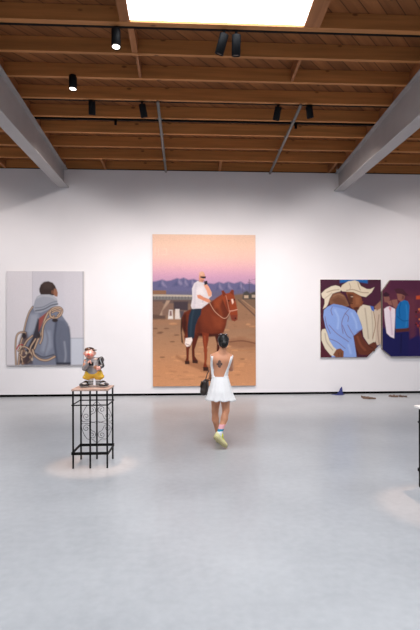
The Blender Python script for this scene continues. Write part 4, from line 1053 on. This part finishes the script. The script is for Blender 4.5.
# ================================================================== wrought iron stands and the ceramic figure
M_iron = mat('black_wrought_iron', (8, 8, 8), 0.6, spec=0.2, var=0.2, scale=30, bump=0.05, bscale=80)
M_stone = mat('mottled_pink_brown_stone', (178, 152, 140), 0.5, var=0.28, scale=38)
M_white = mat('white_laminate', (236, 234, 232), 0.4, var=0.01)
pf0, pf1, pb0 = at_z(73.6, 468.6), at_z(107.6, 468.2), at_z(79.6, 459.4)
PW = (pf1.x - pf0.x); PD = pb0.y - pf0.y
PED = Vector(((pf0.x + pf1.x) / 2 - .004, (pf0.y + pb0.y) / 2, 0))
def spiral(c, r0, turns, a0, sgn, n=26):
    return [(c[0] + r0 * (1 - .86 * t) * math.cos(a0 + sgn * turns * 2 * math.pi * t), 0, c[1] + r0 * (1 - .86 * t) * math.sin(a0 + sgn * turns * 2 * math.pi * t)) for t in np.linspace(0, 1, n)]
def stand(name, label, loc, w, dp, h, top_m, over):
    t = thing(name, label, 'stand', loc)
    hw, hd, s = w / 2, dp / 2, .0095
    zt = h - .024
    for y in (-hd, hd):
        for x in (-hw, 0, hw):
            b = bmesh.new(); box(b, x - s, x + s, y - s, y + s, 0, zt, .002); obj('leg', b, M_iron, t)
    zu, zl = h * .79, .165
    for nm, z, hh, ww in (('upper_rail', zu, .014, .007), ('lower_rail', zl, .034, .007)):
        b = bmesh.new()                                  # one welded ring round the legs
        o = .0165 if nm == 'upper_rail' else .0175
        X, Y = hw + o, hd + o
        rings = []
        for q in (0, ww):
            rings.append([[b.verts.new((sx * (X - q), sy * (Y - q), zz)) for sx, sy in ((-1, -1), (1, -1), (1, 1), (-1, 1))] for zz in (z, z + hh)])
        for k in range(4):
            l = (k + 1) % 4
            (ob, ot), (ib, it) = rings
            for A, B in ((ob, ot), (it, ib), (ot, it), (ib, ob)): b.faces.new((A[k], A[l], B[l], B[k]))
        obj(nm, b, M_iron, t)
    # scrollwork in the rear face, each curl a rod of its own
    z0, z1 = zl + .04, zu - .004; H = z1 - z0
    for sg in (-1, 1):
        for lower in (0, 1):
            f = (lambda q: (sg * q[0], hd - .001, (z0 + q[1]) if not lower else (z1 - q[1])))
            c1 = (hw * .30, H * .20); c2 = (hw * .66, H * .36)
            A = spiral(c1, .052, 1.6, math.pi * .5, 1)[::-1]; B = spiral(c2, .05, 1.5, math.pi * 1.0, -1)
            pts = [(p[0], p[2]) for p in A] + [(hw * .42, H * .42)][:0] + [(p[0], p[2]) for p in B]
            b = bmesh.new(); tube(b, curve([f(p) for p in pts], 2), .003, 6); obj('scroll', b, M_iron, t, True)
            b = bmesh.new(); tube(b, curve([f((.012, H * .02)), f((hw * .3, H * .10)), f((hw * .62, H * .02 + .05)), f((hw * .9, H * .3)), f((hw * .93, H * .47)), f((hw * .55, H * .47)), f((.012, H * .52))], 6), .003, 6); obj('scroll', b, M_iron, t, True)
    b = bmesh.new(); box(b, -hw - over, hw + over, -hd - over, hd + over, zt, h, .004); obj('top', b, top_m, t)
    return t
PH = .955
stand('pedestal', 'black wrought iron pedestal with scrollwork and a pinkish stone top holding the figurine', PED, PW, PD, PH, M_stone, .018)
rl = at_z(420.2, 487.0)
SH = .852
st2 = stand('display_stand', 'black metal stand with a thin white top, cut off by the right edge', (rl.x + .2, rl.y - .2, 0), .4, .4, SH, M_white, .042)

# ---- ceramic figure
M_glaze = mat_attr('glazed_ceramic', 0.22, 0.5, coat=0.6)
fig = thing('figurine', 'small glazed ceramic figure with dark hair, gold shorts and big black shoes on the pedestal', 'sculpture', (PED.x + .004, PED.y, PH + .0015))
k_ = .00119
def P_(X, Y, y=0.0): return V3(((X - 192) * k_, y, (487 - Y) * k_))
r_ = np.random.default_rng(11)
def part(name, prims, base, spots=(), h=.004, mott=0.0, mcols=(), parent=fig):
    me = skin(prims, h); c = coords(me); C = np.tile(np.array(lin(base)[:3]), (len(c), 1))
    for mc in mcols:
        for _ in range(5):
            q = c[r_.integers(len(c))]; d = np.sqrt(((c - q) ** 2).sum(1)); m = np.clip((.024 * r_.uniform(.6, 1.3) - d) / .006, 0, 1)[:, None]
            C = C * (1 - m) + np.array(lin(mc)[:3]) * m
    for (q, rr, col) in spots:
        d = np.sqrt((((c - np.array(q)) / np.array(rr)) ** 2).sum(1)); m = np.clip((1.1 - d) / .2, 0, 1)[:, None]
        C = C * (1 - m) + np.array(lin(col)[:3]) * m
    pigment(me, C)
    return obj(name, me, M_glaze, parent)
# big rounded shoes, one forward each way
for X, s in ((95, -1), (298, 1)):
    c = P_(X, 466)
    sh_ = part('shoe', [ball(c + V3((0, -.01, .004)), (.062, .085, .03), .01), ball(c + V3((-s * .016, .02, .02)), (.038, .05, .034), .02)], (36, 36, 40), [(c + V3((-s * .01, -.05, .024)), (.03, .03, .012), (196, 196, 200)), (c + V3((s * .03, -.02, .02)), (.012, .03, .02), (120, 118, 124))])  # pale toe spot is a highlight painted into the glaze
    part('shoe_sole', [ball(c + V3((0, -.01, -.014)), (.059, .078, .0105), .004)], (222, 220, 216), parent=sh_)
for X in (160, 236):
    part('sock', [cone(P_(X, 457, .0), P_(X, 405, .0), .03, .032, .01)], (214, 212, 210), [(P_(X, 455, -.03), (.05, .05, .008), (40, 40, 44)), (P_(X, 432, -.03), (.05, .05, .008), (40, 40, 44))])
part('shorts', [cone(P_(140, 375), P_(150, 345), .052, .058, .03), cone(P_(240, 375), P_(232, 345), .052, .058, .03), ball(P_(188, 352), (.105, .068, .045), .03), ball(P_(98, 385), (.026, .05, .02), .03), ball(P_(278, 380), (.026, .05, .022), .03)], (236, 186, 52), mcols=[(240, 206, 96), (170, 110, 30)])
part('jacket', [ball(P_(188, 290), (.096, .072, .10), .04), cone(P_(140, 215), P_(240, 215), .046, .046, .04), ball(P_(188, 340), (.098, .07, .03), .03)], (150, 146, 148), mcols=[(90, 84, 88), (190, 186, 186), (96, 110, 170), (170, 120, 92), (60, 56, 60)])
a = part('arm', [cone(P_(118, 218, -.02), P_(108, 290, -.06), .034, .03, .01), cone(P_(108, 290, -.06), P_(160, 235, -.10), .03, .024, .01)], (142, 136, 138), mcols=[(188, 130, 100), (90, 84, 88)])
part('hand', [ball(P_(166, 226, -.105), (.024, .022, .024), .01)] + [cone(P_(166, 226, -.105), P_(176 + 4 * i, 206 + 10 * i, -.125), .011, .009, .004) for i in range(4)], (232, 170, 150), parent=a)
a = part('arm', [cone(P_(255, 205, -.01), P_(282, 262, -.04), .036, .03, .01), cone(P_(282, 262, -.04), P_(262, 285, -.085), .028, .024, .01)], (40, 38, 42), mcols=[(80, 76, 80)])
part('hand', [ball(P_(260, 286, -.092), (.024, .022, .024), .01)] + [cone(P_(260, 286, -.092), P_(238 + 2 * i, 272 + 11 * i, -.105), .011, .009, .004) for i in range(4)], (232, 164, 148), parent=a)
part('satchel', [ball(P_(262, 205, .045), (.036, .04, .042), .02)], (34, 32, 36))
cb = bmesh.new(); q = P_(186, 240, -.115); box(cb, q.x - .028, q.x + .028, q.y - .016, q.y + .016, q.z - .022, q.z + .022, .006)
M_blk = mat('black_glaze', (22, 20, 22), 0.2, coat=0.6)
camr = obj('camera_body', cb, M_blk, fig); camr['label'] = 'small black box held at the chest'
hc = P_(152, 130, -.01)
face = part('head', [ball(hc, (.066, .064, .068), .02), ball(hc + V3((.0, -.03, -.03)), (.05, .04, .034), .02), ball(hc + V3((.002, -.066, -.016)), (.02, .022, .017), .008), ball(hc + V3((-.066, .0, -.008)), (.014, .012, .022), .006), ball(hc + V3((.066, 0, -.004)), (.014, .012, .022), .006), cone(hc + V3((0, 0, -.05)), P_(176, 212), .03, .034, .02)],
     (236, 176, 158), [(hc + V3((.002, -.08, -.016)), (.022, .02, .018), (226, 96, 84)), (hc + V3((-.034, -.056, -.026)), (.02, .02, .014), (232, 128, 112)), (hc + V3((.038, -.056, -.026)), (.02, .02, .014), (232, 128, 112)),
                        (hc + V3((-.022, -.062, .012)), (.012, .016, .012), (250, 248, 246)), (hc + V3((.024, -.062, .012)), (.012, .016, .012), (250, 248, 246)), (hc + V3((-.02, -.072, .011)), (.005, .012, .006), (20, 18, 20)), (hc + V3((.022, -.072, .011)), (.005, .012, .006), (20, 18, 20)), (hc + V3((0, -.07, -.046)), (.026, .02, .006), (150, 40, 44))])
part('hair', [ball(hc + V3((-.004, .012, .034)), (.062, .062, .04), .02), ball(hc + V3((-.02, -.036, .046)), (.036, .024, .016), .02), ball(hc + V3((.06, -.02, .036)), (.034, .022, .010), .016)], (58, 34, 26), mcols=[(100, 64, 44)])
# ================================================================== lamps of the hall, and added wall spots without fixtures
WARM = (1.0, 0.91, 0.85)
spot('lamp_wall', LAMPS['g'], at_y(230, 335, D), 380, 100, 1.0, rgb=WARM)
spot('lamp_wall', LAMPS['f'], at_y(180, 335, D), 380, 100, 1.0, rgb=WARM)
spot('lamp_wall', LAMPS['e'], at_y(40, 335, D), 380, 100, 1.0, rgb=WARM)
spot('lamp_wall', LAMPS['h'], at_y(370, 335, D), 380, 100, 1.0, rgb=WARM)
spot('lamp_wall', LAMPS['b'], at_y(110, 350, D), 400, 76, 1.0, rgb=WARM)
spot('lamp_wall', LAMPS['c'], at_y(290, 350, D), 400, 76, 1.0, rgb=WARM)
spot('lamp_wall', (-5.2, TC, 5.9), (-5.6, D, 1.6), 330, 100, 1.0, rgb=WARM)  # added unseen spot, no fixture; brightens the wall beyond the left beam
spot('lamp_wall', (6.2, TC, 5.9), (6.6, D, 1.6), 330, 100, 1.0, rgb=WARM)  # added unseen spot, no fixture; brightens the wall beyond the right beam
spot('lamp_pedestal', (-1.55, 4.75, 6.2), (PED.x, PED.y - .06, .0), 800, 11.5, 0.6, rgb=(1.0, .6, .38), rad=.05)
spot('lamp_stand', (3.7, 5.6, 6.1), (2.40, 4.12, .0), 680, 12, 0.5, rgb=(1.0, .6, .38), rad=.04)
vs = SC.view_settings
vs.view_transform = 'Standard'; vs.look = 'None'; vs.gamma = 1.0; vs.use_curve_mapping = False
vs.exposure = 0.0
w = bpy.data.worlds.new('sky'); SC.world = w; w.use_nodes = True
bg = w.node_tree.nodes['Background']; bg.inputs[0].default_value = (0.75, 0.85, 1.0, 1); bg.inputs[1].default_value = 1.0
SC.cycles.use_denoising = True
SC.cycles.max_bounces = 10
SC.cycles.sample_clamp_indirect = 6.0
